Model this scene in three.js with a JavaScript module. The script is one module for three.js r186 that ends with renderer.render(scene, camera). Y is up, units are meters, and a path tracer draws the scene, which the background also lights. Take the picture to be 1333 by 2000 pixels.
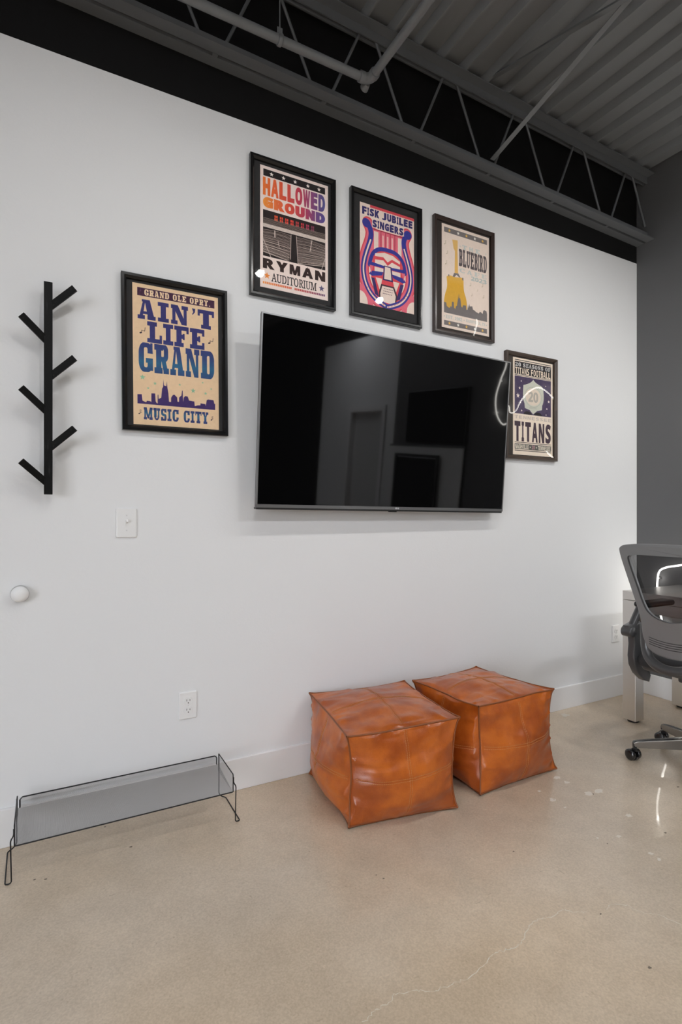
import * as THREE from 'three';
import { RoundedBoxGeometry } from 'three/addons/geometries/RoundedBoxGeometry.js';
import { mergeGeometries, mergeVertices, toCreasedNormals } from 'three/addons/utils/BufferGeometryUtils.js';
import { RectAreaLightUniformsLib } from 'three/addons/lights/RectAreaLightUniformsLib.js';
RectAreaLightUniformsLib.init();

// ------------------------------------------------------------------ camera, sky, exposure
// x runs along the poster wall, z out of it into the room, y up; the poster wall's face is z = 0
const scene = new THREE.Scene();
const camera = new THREE.PerspectiveCamera(2 * Math.atan(1000 / 1060) * 180 / Math.PI, 1333 / 2000, 0.05, 60);
camera.position.set(0, 1.2, 2.33);
camera.lookAt(0.4783, 1.2, 2.33 - 0.8782);
camera.setViewOffset(1333, 2000, 0, -11.6, 1333, 2000);
const renderer = new THREE.WebGLRenderer({ antialias: true });
renderer.toneMapping = THREE.LinearToneMapping;
renderer.toneMappingExposure = 0.8;
renderer.shadowMap.enabled = true;
renderer.shadowMap.type = THREE.PCFSoftShadowMap;
scene.background = new THREE.Color().setRGB(10.0, 10.4, 11.1);       // overcast daylight, let in by the storefront on the left

// ------------------------------------------------------------------ helpers
const V = (x, y, z) => new THREE.Vector3(x, y, z);
const taken = new Map();
function numbered(n) { const k = taken.get(n) || 0; taken.set(n, k + 1); return k ? n + '_' + String(k).padStart(3, '0') : n; }
function tag(o, label, category, group) { o.userData.label = label; o.userData.category = category; if (group) o.userData.group = group; return o; }
function thing(name, label, category, pos = [0, 0, 0], group) {
  const o = new THREE.Group(); o.name = numbered(name); o.position.set(...pos); scene.add(o);
  return tag(o, label, category, group);
}
function obj(name, geos, mat, parent, label) {
  const g = Array.isArray(geos) ? (geos.length > 1 ? mergeGeometries(geos.map(clean)) : geos[0]) : geos;
  const m = new THREE.Mesh(g, mat); m.name = numbered(name); parent.add(m);
  if (label) m.userData.label = label;
  return m;
}
function clean(g) { g = g.index ? g.toNonIndexed() : g; for (const k of Object.keys(g.attributes)) if (!['position', 'normal', 'uv'].includes(k)) g.deleteAttribute(k); return g; }
function struct(name, geos, mat, parent = scene) { const m = obj(name, geos, mat, parent); m.userData.kind = 'structure'; return m; }
function structGroup(name) { const o = new THREE.Group(); o.name = numbered(name); o.userData.kind = 'structure'; scene.add(o); return o; }
const box = (w, h, d, x = 0, y = 0, z = 0) => new THREE.BoxGeometry(w, h, d).translate(x, y, z);
const rbox = (w, h, d, r, x = 0, y = 0, z = 0, s = 2) => new RoundedBoxGeometry(w, h, d, s, r).translate(x, y, z);
const span = (x0, x1, y0, y1, z0, z1) => box(x1 - x0, y1 - y0, z1 - z0, (x0 + x1) / 2, (y0 + y1) / 2, (z0 + z1) / 2);
const rspan = (x0, x1, y0, y1, z0, z1, r) => rbox(x1 - x0, y1 - y0, z1 - z0, r, (x0 + x1) / 2, (y0 + y1) / 2, (z0 + z1) / 2);
const cyl = (r0, r1, h, n = 20) => new THREE.CylinderGeometry(r0, r1, h, n);
function bar(a, b, r, n = 10) {                                     // round bar between two points
  const d = b.clone().sub(a), g = cyl(r, r, d.length(), n);
  g.applyQuaternion(new THREE.Quaternion().setFromUnitVectors(V(0, 1, 0), d.clone().normalize()));
  return g.translate(...a.clone().add(b).multiplyScalar(.5).toArray());
}
function tube(pts, r, seg = 40, n = 8, closed = false, type = 'centripetal') { return new THREE.TubeGeometry(new THREE.CatmullRomCurve3(pts, closed, type), seg, r, n, closed); }
function wire(pts, r, bend = .008, n = 8) {                         // bent rod: straight runs, rounded bends
  const path = new THREE.CurvePath();
  let a = pts[0];
  for (let i = 1; i < pts.length - 1; i++) {
    const p = pts[i], u = pts[i - 1].clone().sub(p), v = pts[i + 1].clone().sub(p), k = Math.min(bend, u.length() * .45, v.length() * .45);
    const s = p.clone().add(u.normalize().multiplyScalar(k)), e = p.clone().add(v.normalize().multiplyScalar(k));
    path.add(new THREE.LineCurve3(a, s)); path.add(new THREE.QuadraticBezierCurve3(s, p, e)); a = e;
  }
  path.add(new THREE.LineCurve3(a, pts[pts.length - 1]));
  return new THREE.TubeGeometry(path, pts.length * 14, r, n, false);
}
function rng(seed) { let s = seed >>> 0; return () => { s = (s + 0x6D2B79F5) | 0; let t = Math.imul(s ^ (s >>> 15), 1 | s); t = (t + Math.imul(t ^ (t >>> 7), 61 | t)) ^ t; return ((t ^ (t >>> 14)) >>> 0) / 4294967296; }; }
function hash(x, y, s) { let h = Math.imul(x, 374761393) + Math.imul(y, 668265263) + Math.imul(s, 2147483647 ^ 0x5bd1e995); h = Math.imul(h ^ (h >>> 13), 1274126177); h ^= h >>> 16; return (h >>> 0) / 4294967296; }
function vn(x, y, per, s) {                                         // value noise that tiles every per cells
  const xi = Math.floor(x), yi = Math.floor(y), fx = x - xi, fy = y - yi, m = (a) => ((a % per) + per) % per;
  const u = fx * fx * (3 - 2 * fx), v = fy * fy * (3 - 2 * fy), x0 = m(xi), x1 = m(xi + 1), y0 = m(yi), y1 = m(yi + 1);
  const a = hash(x0, y0, s), b = hash(x1, y0, s), c = hash(x0, y1, s), d = hash(x1, y1, s);
  return a + (b - a) * u + (c - a) * v + (a - b - c + d) * u * v;
}
function fbm(x, y, per, oct, s) { let t = 0, a = .5, n = 0; for (let i = 0; i < oct; i++) { t += a * vn(x, y, per, s + i * 17); n += a; x *= 2; y *= 2; per *= 2; a *= .5; } return t / n; }
const mix = (a, b, t) => a + (b - a) * t, clamp = (x, a = 0, b = 1) => Math.min(b, Math.max(a, x)), smooth = (a, b, x) => { const t = clamp((x - a) / (b - a)); return t * t * (3 - 2 * t); };
function dataTex(w, h, fn, srgb, rep = true) {                      // fn(u, v) -> [r, g, b] in 0..255
  const d = new Uint8Array(w * h * 4);
  for (let j = 0; j < h; j++) for (let i = 0; i < w; i++) { const c = fn(i / w, j / h, i, j), k = (j * w + i) * 4; d[k] = c[0]; d[k + 1] = c[1]; d[k + 2] = c[2]; d[k + 3] = 255; }
  const t = new THREE.DataTexture(d, w, h);
  t.magFilter = THREE.LinearFilter; t.minFilter = THREE.LinearMipmapLinearFilter; t.generateMipmaps = true;
  if (rep) t.wrapS = t.wrapT = THREE.RepeatWrapping;
  if (srgb) t.colorSpace = THREE.SRGBColorSpace;
  t.needsUpdate = true; return t;
}
const std = (color, roughness = .6, more = {}) => new THREE.MeshStandardMaterial({ color, roughness, ...more });
const phys = (color, roughness = .6, more = {}) => new THREE.MeshPhysicalMaterial({ color, roughness, ...more });
const rgb = (r, g, b) => new THREE.Color().setRGB(r, g, b);
function metreUV(g, sx = 1, sy = 1) {                               // box-mapped uv in metres
  g = clean(g); const p = g.attributes.position, n = g.attributes.normal, uv = new Float32Array(p.count * 2);
  for (let i = 0; i < p.count; i++) {
    const ax = Math.abs(n.getX(i)), ay = Math.abs(n.getY(i)), az = Math.abs(n.getZ(i));
    let a = p.getX(i), b = p.getY(i);
    if (ay >= ax && ay >= az) b = p.getZ(i); else if (ax > az) a = p.getZ(i);
    uv[2 * i] = a * sx; uv[2 * i + 1] = b * sy;
  }
  g.setAttribute('uv', new THREE.BufferAttribute(uv, 2)); return g;
}

// ------------------------------------------------------------------ shared textures and materials
const wallBump = dataTex(512, 512, (u, v) => { const h = 150 + 70 * (fbm(u * 64, v * 64, 64, 3, 5) - .5) + 40 * (fbm(u * 10, v * 10, 10, 2, 9) - .5); return [h, h, h]; });
const floorMap = dataTex(2048, 2048, (u, v) => {
  const big = fbm(u * 5, v * 5, 5, 5, 21) - .5, warm = fbm(u * 4, v * 4, 4, 4, 77) - .5, mid = fbm(u * 40, v * 40, 40, 3, 31) - .5, fine = hash((u * 2048) | 0, (v * 2048) | 0, 3) - .5, grain = vn(u * 620, v * 620, 620, 8) - .5;
  const pit = vn(u * 210, v * 210, 210, 12), dark = pit > .93 ? (pit - .93) * 300 : 0, pale = vn(u * 330, v * 330, 330, 14) > .955 ? 7 : 0;
  const l = 30 * big + 13 * mid + 9 * fine + 17 * grain - dark + pale;
  return [clamp(202 + l + 12 * warm, 0, 255), clamp(184 + l + 1 * warm, 0, 255), clamp(161 + l - 14 * warm, 0, 255)];
}, true);
const leatherMap = dataTex(1024, 1024, (u, v) => {
  const a = fbm(u * 4, v * 4, 4, 5, 51), b = fbm(u * 11, v * 11, 11, 4, 63), c = vn(u * 300, v * 300, 300, 6) - .5, k = smooth(.3, .72, a * .6 + b * .4);
  return [mix(158, 198, k) + 8 * c, mix(74, 104, k) + 6 * c, mix(21, 33, k) + 4 * c];
}, true);
const leatherBump = dataTex(1024, 1024, (u, v) => {
  const pore = vn(u * 260, v * 260, 260, 71) * 60 + vn(u * 130, v * 130, 130, 72) * 50, crease = Math.abs(fbm(u * 9 + .6 * vn(u * 5, v * 5, 5, 3), v * 16, 16, 3, 74) - .5) * 240;
  const h = clamp(90 + pore * .6 + crease * .5, 0, 255); return [h, h, h];
});
const woodMap = (r, g, b, seed) => dataTex(256, 256, (u, v) => { const t = fbm(u * 4, v * 48, 48, 4, seed) - .5, k = 1 + .9 * t; return [r * k, g * k, b * k]; }, true);
const brush = dataTex(512, 512, (u, v) => { const h = 128 + 110 * (fbm(u * 200, v * 4, 256, 2, 81) - .5); return [h, h, h]; });
const scuffMap = dataTex(256, 512, (u, v) => { const t = smooth(.6, .8, fbm(u * 3, v * 9, 9, 4, 91)), g = 9 + 30 * t + 8 * hash((u * 256) | 0, (v * 512) | 0, 2); return [g, g, g]; }, true);

const tex = (t, rx, ry) => { const c = t.clone(); c.repeat.set(rx, ry); c.needsUpdate = true; return c; };
const M = {
  wallWhite: std(rgb(.79, .797, .808), .72, { bumpMap: tex(wallBump, 2.2, 2.2), bumpScale: .0009 }),
  wallBlack: phys(rgb(.011, .011, .0113), .8, { specularIntensity: .15, bumpMap: tex(wallBump, 2.2, 2.2), bumpScale: .0009 }),
  wallGrey: std(rgb(.118, .118, .12), .6, { bumpMap: tex(wallBump, 2.2, 2.2), bumpScale: .0009 }),
  trim: std(rgb(.84, .84, .845), .36),
  deck: std(rgb(.212, .22, .23), .65),
  steel: std(rgb(.125, .131, .138), .55),
  steelDark: std(rgb(.02, .02, .0205), .55),
  pipe: std(rgb(.16, .167, .175), .45),
  floor: phys(rgb(1, 1, 1), .36, { map: tex(floorMap, .4, .4), clearcoat: .34, clearcoatRoughness: .04 }),
  plateWhite: std(rgb(.83, .83, .83), .32),
  slot: std(rgb(.05, .05, .05), .6),
  screwWhite: std(rgb(.7, .7, .7), .3),
  blackPlastic: std(rgb(.018, .018, .019), .38),
  blackGloss: phys(rgb(.012, .012, .013), .2, { clearcoat: .5, clearcoatRoughness: .12 }),
  wireBlack: std(rgb(.02, .02, .022), .4, { metalness: .4 }),
  leather: phys(rgb(1, 1, 1), .4, { specularIntensity: .55, map: tex(leatherMap, 1.7, 1.7), bumpMap: tex(leatherBump, 3.2, 3.2), bumpScale: .0012, clearcoat: .6, clearcoatRoughness: .2 }),
  piping: phys(rgb(.24, .068, .016), .45),
  thread: std(rgb(.56, .25, .085), .7),
  glass: phys(rgb(1, 1, 1), .015, { transmission: 1, thickness: 0, ior: 1.5 }),
  mattBlack: std(rgb(.03, .03, .032), .8),
};
const CRACKS = [[[0.666, 1.223], [0.709, 1.208], [0.742, 1.207], [0.778, 1.194], [0.834, 1.216], [0.868, 1.234], [0.906, 1.239], [0.952, 1.245], [1.021, 1.237], [1.075, 1.218], [1.117, 1.225], [1.157, 1.233], [1.187, 1.224], [1.249, 1.191], [1.301, 1.187], [1.341, 1.200], [1.393, 1.194], [1.410, 1.218], [1.451, 1.240]], [[1.509, 1.259], [1.547, 1.253], [1.582, 1.277], [1.600, 1.326], [1.628, 1.353], [1.650, 1.405]]];
const FLECKS = [[2.074, 0.605, 0.0163], [2.077, 0.656, 0.0147], [2.076, 0.771, 0.0179], [2.135, 0.777, 0.0207], [1.897, 0.732, 0.0150], [1.906, 0.653, 0.0078], [2.066, 0.964, 0.0142], [1.896, 1.035, 0.0100], [1.900, 1.155, 0.0105], [1.893, 1.191, 0.0103], [2.775, 0.083, 0.0286], [1.818, 1.004, 0.0055], [1.893, 0.799, 0.0061]];
const CHIPS = [[1.903, 0.735, 0.0044], [2.092, 0.784, 0.0056], [2.075, 1.106, 0.0078], [2.479, 0.923, 0.0069], [1.818, 1.044, 0.0038], [1.478, 1.262, 0.0047], [1.417, 1.453, 0.0068], [0.989, 0.812, 0.0051], [0.976, 0.785, 0.0034], [-0.033, 0.262, 0.0051], [-0.000, 0.277, 0.0051], [0.202, 0.040, 0.0050], [1.480, 0.912, 0.0046], [0.274, 0.224, 0.0075]];
const LAMP = 2.4;
const LINEAR = 76;

// ------------------------------------------------------------------ the setting
const XR = 3.612, ZF = 7.6, XL = -4.4, TOP = 3.86;
const deckY = (x) => 3.532 + .024 * (XR - x);                       // the roof falls gently towards the right-hand wall
{
  const f = structGroup('floor');
  struct('slab', metreUV(span(XL - .2, XR + .2, -.15, 0, -.2, ZF + .2)), M.floor, f).userData.kind = 'structure';
  // a hairline crack across the slab, filled with pale dust, and paint flecks
  const crackMat = std(rgb(.74, .69, .6), .8), fleckMat = std(rgb(.72, .66, .58), .7), chipMat = std(rgb(.2, .165, .13), .8);
  const R = rng(7);
  const ribbon = (pts, w, mat) => {
    const fine = [];
    for (let i = 0; i < pts.length - 1; i++) for (let k = 0; k < 7; k++) { const t = k / 7; fine.push([mix(pts[i][0], pts[i + 1][0], t) + (R() - .5) * .009, mix(pts[i][1], pts[i + 1][1], t) + (R() - .5) * .009]); }
    fine.push(pts[pts.length - 1]);
    const pos = [], idx = [];
    fine.forEach(([x, z], i) => { const [ax, az] = fine[Math.max(0, i - 1)], [bx, bz] = fine[Math.min(fine.length - 1, i + 1)], l = Math.hypot(bx - ax, bz - az) || 1, ww = w * (.35 + 1.1 * R()) / 2, nx = -(bz - az) / l * ww, nz = (bx - ax) / l * ww; pos.push(x + nx, .0006, z + nz, x - nx, .0006, z - nz); if (i) { const k = 2 * i; idx.push(k - 2, k, k - 1, k - 1, k, k + 1); } });
    const g = new THREE.BufferGeometry(); g.setAttribute('position', new THREE.Float32BufferAttribute(pos, 3)); g.setIndex(idx); g.computeVertexNormals();
    return obj('floor_crack', g, mat, f);
  };
  for (const c of CRACKS) ribbon(c, .002, crackMat);
  const fleck = (x, z, r, mat, name) => {
    const n = 11, s = new THREE.Shape(), a0 = R() * 6;
    for (let i = 0; i < n; i++) { const a = a0 + i / n * 2 * Math.PI, q = r * (.55 + .75 * R()); i ? s.lineTo(Math.cos(a) * q, Math.sin(a) * q * .8) : s.moveTo(Math.cos(a) * q, Math.sin(a) * q * .8); }
    obj(name, new THREE.ExtrudeGeometry(s, { depth: .0007, bevelEnabled: false }).rotateX(-Math.PI / 2).translate(x, 0, z), mat, f);
  };
  for (const [x, z, r] of FLECKS) fleck(x, z, r, fleckMat, 'paint_fleck');
  for (const [x, z, r] of CHIPS) fleck(x, z, r * .75, chipMat, 'floor_chip');
}
{
  const w = structGroup('wall_back');                               // the poster wall: white below, painted black above
  struct('white_wall', metreUV(span(XL, XR, 0, 2.967, -.16, 0)), M.wallWhite, w);
  struct('black_band', metreUV(span(XL, XR, 2.967, TOP, -.16, -.0005)), M.wallBlack, w);
  const r = structGroup('wall_right');
  struct('grey_wall', metreUV(span(XR, XR + .16, 0, TOP, -.16, 3.12)), M.wallGrey, r);
  struct('white_wall', [metreUV(span(XR, XR + .16, 0, 2.95, 3.12, 3.36)), metreUV(span(XR, XR + .16, 2.03, 2.95, 3.36, 4.1)), metreUV(span(XR, XR + .16, 0, 2.95, 4.1, 4.95))], M.wallWhite, r);
  struct('dark_wall', [metreUV(span(XR, XR + .16, 2.95, TOP, 3.12, ZF)), metreUV(span(XR, XR + .16, 0, 2.95, 4.95, ZF))], M.wallBlack, r);
  const d = structGroup('door_1');
  struct('door_leaf', span(XR + .06, XR + .1, 0, 2.02, 3.37, 4.09), std(rgb(.62, .62, .62), .5), d);
  struct('door_frame', [span(XR - .02, XR + .12, 0, 2.09, 3.3, 3.37), span(XR - .02, XR + .12, 0, 2.09, 4.09, 4.16), span(XR - .02, XR + .12, 2.02, 2.09, 3.37, 4.09)], M.trim, d);
}
{
  const board = (x0, x1, z0, z1) => rspan(x0, x1, 0, .14, z0, z1, .003);
  struct('baseboard_back', board(XL, XR, -.01, .013), M.trim);
  struct('baseboard_right', board(XR - .013, XR + .01, .013, 3.3), M.trim);
}
{                                                                   // glazed storefronts: openings in the walls, mullions, panes
  const y0 = .12, y1 = 3.0;
  let n = 0;
  const glazed = (name, along, from, to, at, out, edges) => {        // along 'z': wall at x = at; along 'x': wall at z = at
    const B = (a, b, ya, yb, c, d) => along === 'z' ? span(at + out * c, at + out * d, ya, yb, a, b) : span(a, b, ya, yb, at + out * c, at + out * d);
    const F = (a, b, ya, yb, c, d) => out < 0 ? B(a, b, ya, yb, d, c) : B(a, b, ya, yb, c, d), l = structGroup(name), e = edges;
    struct('wall_panel', [F(from, e[0], 0, TOP, 0, .16), F(e[e.length - 1], to, 0, TOP, 0, .16), F(e[0], e[e.length - 1], y1, TOP, 0, .16), F(e[0], e[e.length - 1], 0, y0, 0, .16)].map((g) => metreUV(g)), M.wallGrey, l);
    for (let i = 0; i < e.length - 1; i++) {
      const w = structGroup('window_' + (++n)), a = e[i], b = e[i + 1];
      struct('window_frame', [F(a, a + .04, y0, y1, .05, .11), F(b - .04, b, y0, y1, .05, .11), F(a + .04, b - .04, y0, y0 + .05, .05, .11), F(a + .04, b - .04, y1 - .05, y1, .05, .11)], M.blackPlastic, w);
      struct('pane', F(a + .04, b - .04, y0 + .05, y1 - .05, .078, .082), M.glass, w);
    }
  };
  glazed('wall_left', 'z', -.16, ZF + .16, XL, -1, [3.0, 4.4, 5.8, 7.2]);
  struct('wall_front', metreUV(span(XL, XR, 0, TOP, ZF, ZF + .16)), M.wallGrey);
  struct('pavement', metreUV(span(XL - 40, XL - .16, -.2, -.1, -30, 40)), std(rgb(.46, .45, .43), .9));
}
{                                                                   // corrugated steel roof deck, ribs running out from the poster wall
  const P = .1524, up = .044, under = [];
  const first = 3.482 - .006;                                       // left edge of the rib nearest the right-hand wall
  for (let x = first + P; x > XL - .3; x -= P) under.push([x + .011 + .014, up], [x + .011, 0], [x, 0], [x - .014, up]);
  const L = under.filter(([x]) => x < XR + .1 && x > XL - .1), pos = [], idx = [];
  const z0 = -.1, z1 = ZF + .1;
  L.forEach(([x, y], i) => {
    if (!i) return; const [px, py] = L[i - 1], b = pos.length / 3;
    pos.push(px, deckY(px) + py, z0, px, deckY(px) + py, z1, x, deckY(x) + y, z0, x, deckY(x) + y, z1); idx.push(b, b + 1, b + 2, b + 2, b + 1, b + 3);
  });
  const lid = [[XR + .1, deckY(XR) + .12], [XL - .1, deckY(XL) + .12]], b = pos.length / 3;
  pos.push(lid[0][0], lid[0][1], z0, lid[0][0], lid[0][1], z1, lid[1][0], lid[1][1], z0, lid[1][0], lid[1][1], z1); idx.push(b, b + 2, b + 1, b + 1, b + 2, b + 3);
  const g = new THREE.BufferGeometry(); g.setAttribute('position', new THREE.Float32BufferAttribute(pos, 3)); g.setIndex(idx);
  const cap = new THREE.Mesh(toCreasedNormals(g, .2));
  const m = M.deck; m.side = THREE.DoubleSide;
  struct('ceiling', cap.geometry, m);
}
// ------------------------------------------------------------------ steel roof joists, bridging, sprinkler pipe
function angle(x0, x1, zl, zv, dir, y, th, leg, mat, name, parent) {  // steel angle that follows the roof's fall: flat leg out from the gap, the other leg up (dir 1) or down (-1)
  const d = x1 - x0, sl = Math.atan(.024), m = new THREE.Matrix4().makeRotationZ(-sl).setPosition(x1, y, 0);
  const z0 = Math.min(zl, zv), z1 = Math.max(zl, zv), out = zv === z1 ? z1 - th : z0;
  const flat = span(-d, 0, dir > 0 ? 0 : -th, dir > 0 ? th : 0, z0, z1), up = span(-d, 0, dir > 0 ? th : -leg, dir > 0 ? leg : -th, out, out + th);
  const o = obj(name, clean(flat).applyMatrix4(m), mat, parent); obj('upright_leg', clean(up).applyMatrix4(m), mat, o); return o;
}
function joist(z, label) {
  const t = thing('roof_joist', label, 'roof joist', [0, 3.08, z]);
  const yb = (x) => .024 * (XR - x), yt = (x) => .448 + .024 * (XR - x), x0 = -3.6, x1 = XR - .004;
  angle(x0, x1, -.0625, -.008, 1, yb(x1), .006, .066, M.steel, 'bottom_chord', t);
  angle(x0, x1, .0625, .008, 1, yb(x1), .006, .066, M.steel, 'bottom_chord', t);
  angle(x0, x1, -.0625, -.008, -1, yt(x1), .006, .05, M.steel, 'top_chord', t);
  angle(x0, x1, .0625, .008, -1, yt(x1), .006, .05, M.steel, 'top_chord', t);
  for (let k = 0; k < 13; k++) {
    const B = 3.185 - .5135 * k, T = 3.43 - .5135 * k, T2 = T - .5135;
    obj('web_bar', bar(V(B + .036, yb(B) + .02, 0), V(T - .03, yt(T) - .012, 0), .0072, 8), M.steel, t);
    obj('web_bar', bar(V(B - .036, yb(B) + .02, 0), V(T2 + .04, yt(T2) - .012, 0), .0072, 8), M.steel, t);
    if (k === 0) obj('web_bar', bar(V(T + .02, yt(T) - .012, 0), V(x1 - .006, yb(x1) + .11, 0), .0072, 8), M.steel, t);
    obj('spacer', span(B + .0, B + .022, yb(B) - .001, yb(B) + .006, -.009, .009), M.steel, t);
  }
  return t;
}
joist(.0655, 'black steel roof joist with zigzag web bars right above the poster wall');
joist(1.56, 'second black steel roof joist further into the room, carrying the lamps');
function brace(a, b, label) {                                       // angle iron bridging between the two joists
  const d = b.clone().sub(a), L = d.length(), t = thing('diagonal_brace', label, 'brace', a.toArray());
  const q = new THREE.Quaternion().setFromUnitVectors(V(0, 0, 1), d.clone().normalize());
  obj('flange', box(.028, .0035, L, .0, 0, L / 2).applyQuaternion(q), M.pipe, t);
  obj('web', box(.0035, .028, L, .014, .014, L / 2).applyQuaternion(q), M.pipe, t);
}
brace(V(2.165, 3.176, .1), V(2.165, 3.55, 1.5), 'thin steel brace rising from the lower joist chord in front of the top chord');
brace(V(2.118, 3.585, .11), V(2.118, 3.19, 1.5), 'thin steel brace dropping from the top chord of the joist under the deck');
{
  const y = 3.137, z = .28, r = .018, t = thing('sprinkler_pipe', 'dark grey sprinkler pipe with an elbow hung below the roof joist', 'pipe', [1.26, y, z]);
  obj('pipe_run', bar(V(-4, 0, 0), V(-.03, 0, 0), r, 20), M.pipe, t);
  obj('pipe_run', bar(V(0, 0, .03), V(0, 0, 3.4), r, 20), M.pipe, t);
  obj('elbow', [new THREE.TorusGeometry(.03, .0215, 14, 18, Math.PI / 2).rotateX(Math.PI / 2).rotateY(Math.PI / 2).translate(-.03, 0, .03),
    cyl(.0235, .0235, .022, 20).rotateZ(Math.PI / 2).translate(-.04, 0, 0), cyl(.0235, .0235, .022, 20).rotateX(Math.PI / 2).translate(0, 0, .04), cyl(.02, .012, .03, 16).rotateX(-Math.PI / 2).translate(.0, -.003, -.03)], M.pipe, t);
  obj('hanger_clamp', [new THREE.TorusGeometry(.0205, .0032, 8, 24).scale(1, 1, 3).rotateY(Math.PI / 2).translate(-.426, 0, 0), box(.022, .03, .005, -.426, .034, 0)], M.pipe, t);
  obj('hanger_rod', bar(V(-.426, .045, 0), V(-.426, deckY(.834) - y, 0), .0028, 8), M.pipe, t);
}

// ------------------------------------------------------------------ small fittings on the poster wall
{
  const t = thing('light_switch', 'white toggle light switch plate on the wall under the coat rack and left poster', 'light switch', [.2855, 1.18, 0]);
  obj('plate', rbox(.079, .118, .012, .005, 0, 0, .002, 3), M.plateWhite, t);
  obj('toggle', [box(.009, .02, .004, 0, 0, .009), box(.007, .011, .018, 0, 0, 0).rotateX(-.5).translate(0, .005, .014)], M.plateWhite, t);
  for (const s of [-1, 1]) obj('screw', [cyl(.003, .003, .002, 12).rotateX(Math.PI / 2).translate(0, s * .03, .0085), box(.005, .0007, .0006, 0, s * .03, .0096)], M.screwWhite, t);
}
function outlet(x, y, label) {
  const t = thing('wall_outlet', label, 'outlet', [x, y, 0]);
  obj('plate', rbox(.075, .1145, .011, .0045, 0, 0, .0015, 3), M.plateWhite, t);
  for (const s of [1, -1]) {
    const c = s * .0195, sh = new THREE.Shape(); sh.absarc(0, 0, .0172, -.98, .98); sh.absarc(0, 0, .0172, Math.PI - .98, Math.PI + .98);
    const r = obj('receptacle', new THREE.ExtrudeGeometry(sh, { depth: .003, bevelEnabled: true, bevelSize: .0006, bevelThickness: .0006, bevelSegments: 2, curveSegments: 16 }).translate(0, c, .0062), M.plateWhite, t);
    obj('slot', box(.0022, .0085, .0006, -.0064, c + .0035, .01), M.slot, r); obj('slot', box(.0022, .0068, .0006, .0064, c + .0035, .01), M.slot, r);
    obj('slot', cyl(.0025, .0025, .0006, 12).rotateX(Math.PI / 2).translate(0, c - .0075, .01), M.slot, r);
  }
  obj('screw', cyl(.0026, .0026, .0015, 12).rotateX(Math.PI / 2).translate(0, 0, .0075), M.screwWhite, t);
}
outlet(.5295, .4075, 'white duplex outlet low on the wall between the wire shelf and the leather poufs');
outlet(3.378, .42, 'white duplex outlet low on the wall by the corner, half hidden by the office chair');
{
  const t = thing('door_stop', 'round white dome door stop on the wall at the left edge', 'door stop', [-.0835, .92, 0]);
  const P = [[0, .044], [.008, .0435], [.016, .041], [.023, .036], [.0275, .029], [.029, .022], [.0285, .014], [.0265, .009]].map(([r, z]) => new THREE.Vector2(r, z));
  obj('bumper', new THREE.LatheGeometry(P, 40).rotateX(Math.PI / 2), phys(rgb(.86, .86, .86), .35), t);
  obj('base_ring', new THREE.LatheGeometry([[.0, .0], [.031, .0], [.0315, .003], [.030, .0075], [.026, .009]].map(([r, z]) => new THREE.Vector2(r, z)), 40).rotateX(Math.PI / 2), std(rgb(.55, .55, .55), .4), t);
}
{
  const t = thing('coat_rack', 'tall black wooden wall coat rack with six branching pegs', 'coat rack', [.0085, 1.287, 0]);
  const m = phys(rgb(1, 1, 1), .5, { map: scuffMap, specularIntensity: .35 });
  obj('post', rbox(.0285, .783, .024, .0012, 0, .3915, .048), m, t);
  for (const y of [.1, .68]) obj('standoff', cyl(.009, .009, .037, 14).rotateX(Math.PI / 2).translate(0, y, .0185), M.blackPlastic, t);
  for (const [s, y] of [[1, 1.991], [-1, 1.862], [1, 1.7315], [-1, 1.601], [1, 1.469], [-1, 1.338]]) {
    const root = V(s * .006, y - 1.287 - (s > 0 ? .009 : .0075), .05), tip = V(s > 0 ? .087 : -.0865, y - 1.287 + .066, .076), d = tip.clone().sub(root), L = d.length();
    const g = rbox(.0245, L, .013, .001, 0, L / 2, 0);
    const yy = d.clone().normalize(), xx = V(0, 0, 1).cross(yy).normalize().negate(), zz = xx.clone().cross(yy);
    g.applyMatrix4(new THREE.Matrix4().makeBasis(xx, yy, zz)).translate(...root.toArray());
    obj('peg', g, m, t);
  }
}
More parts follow.
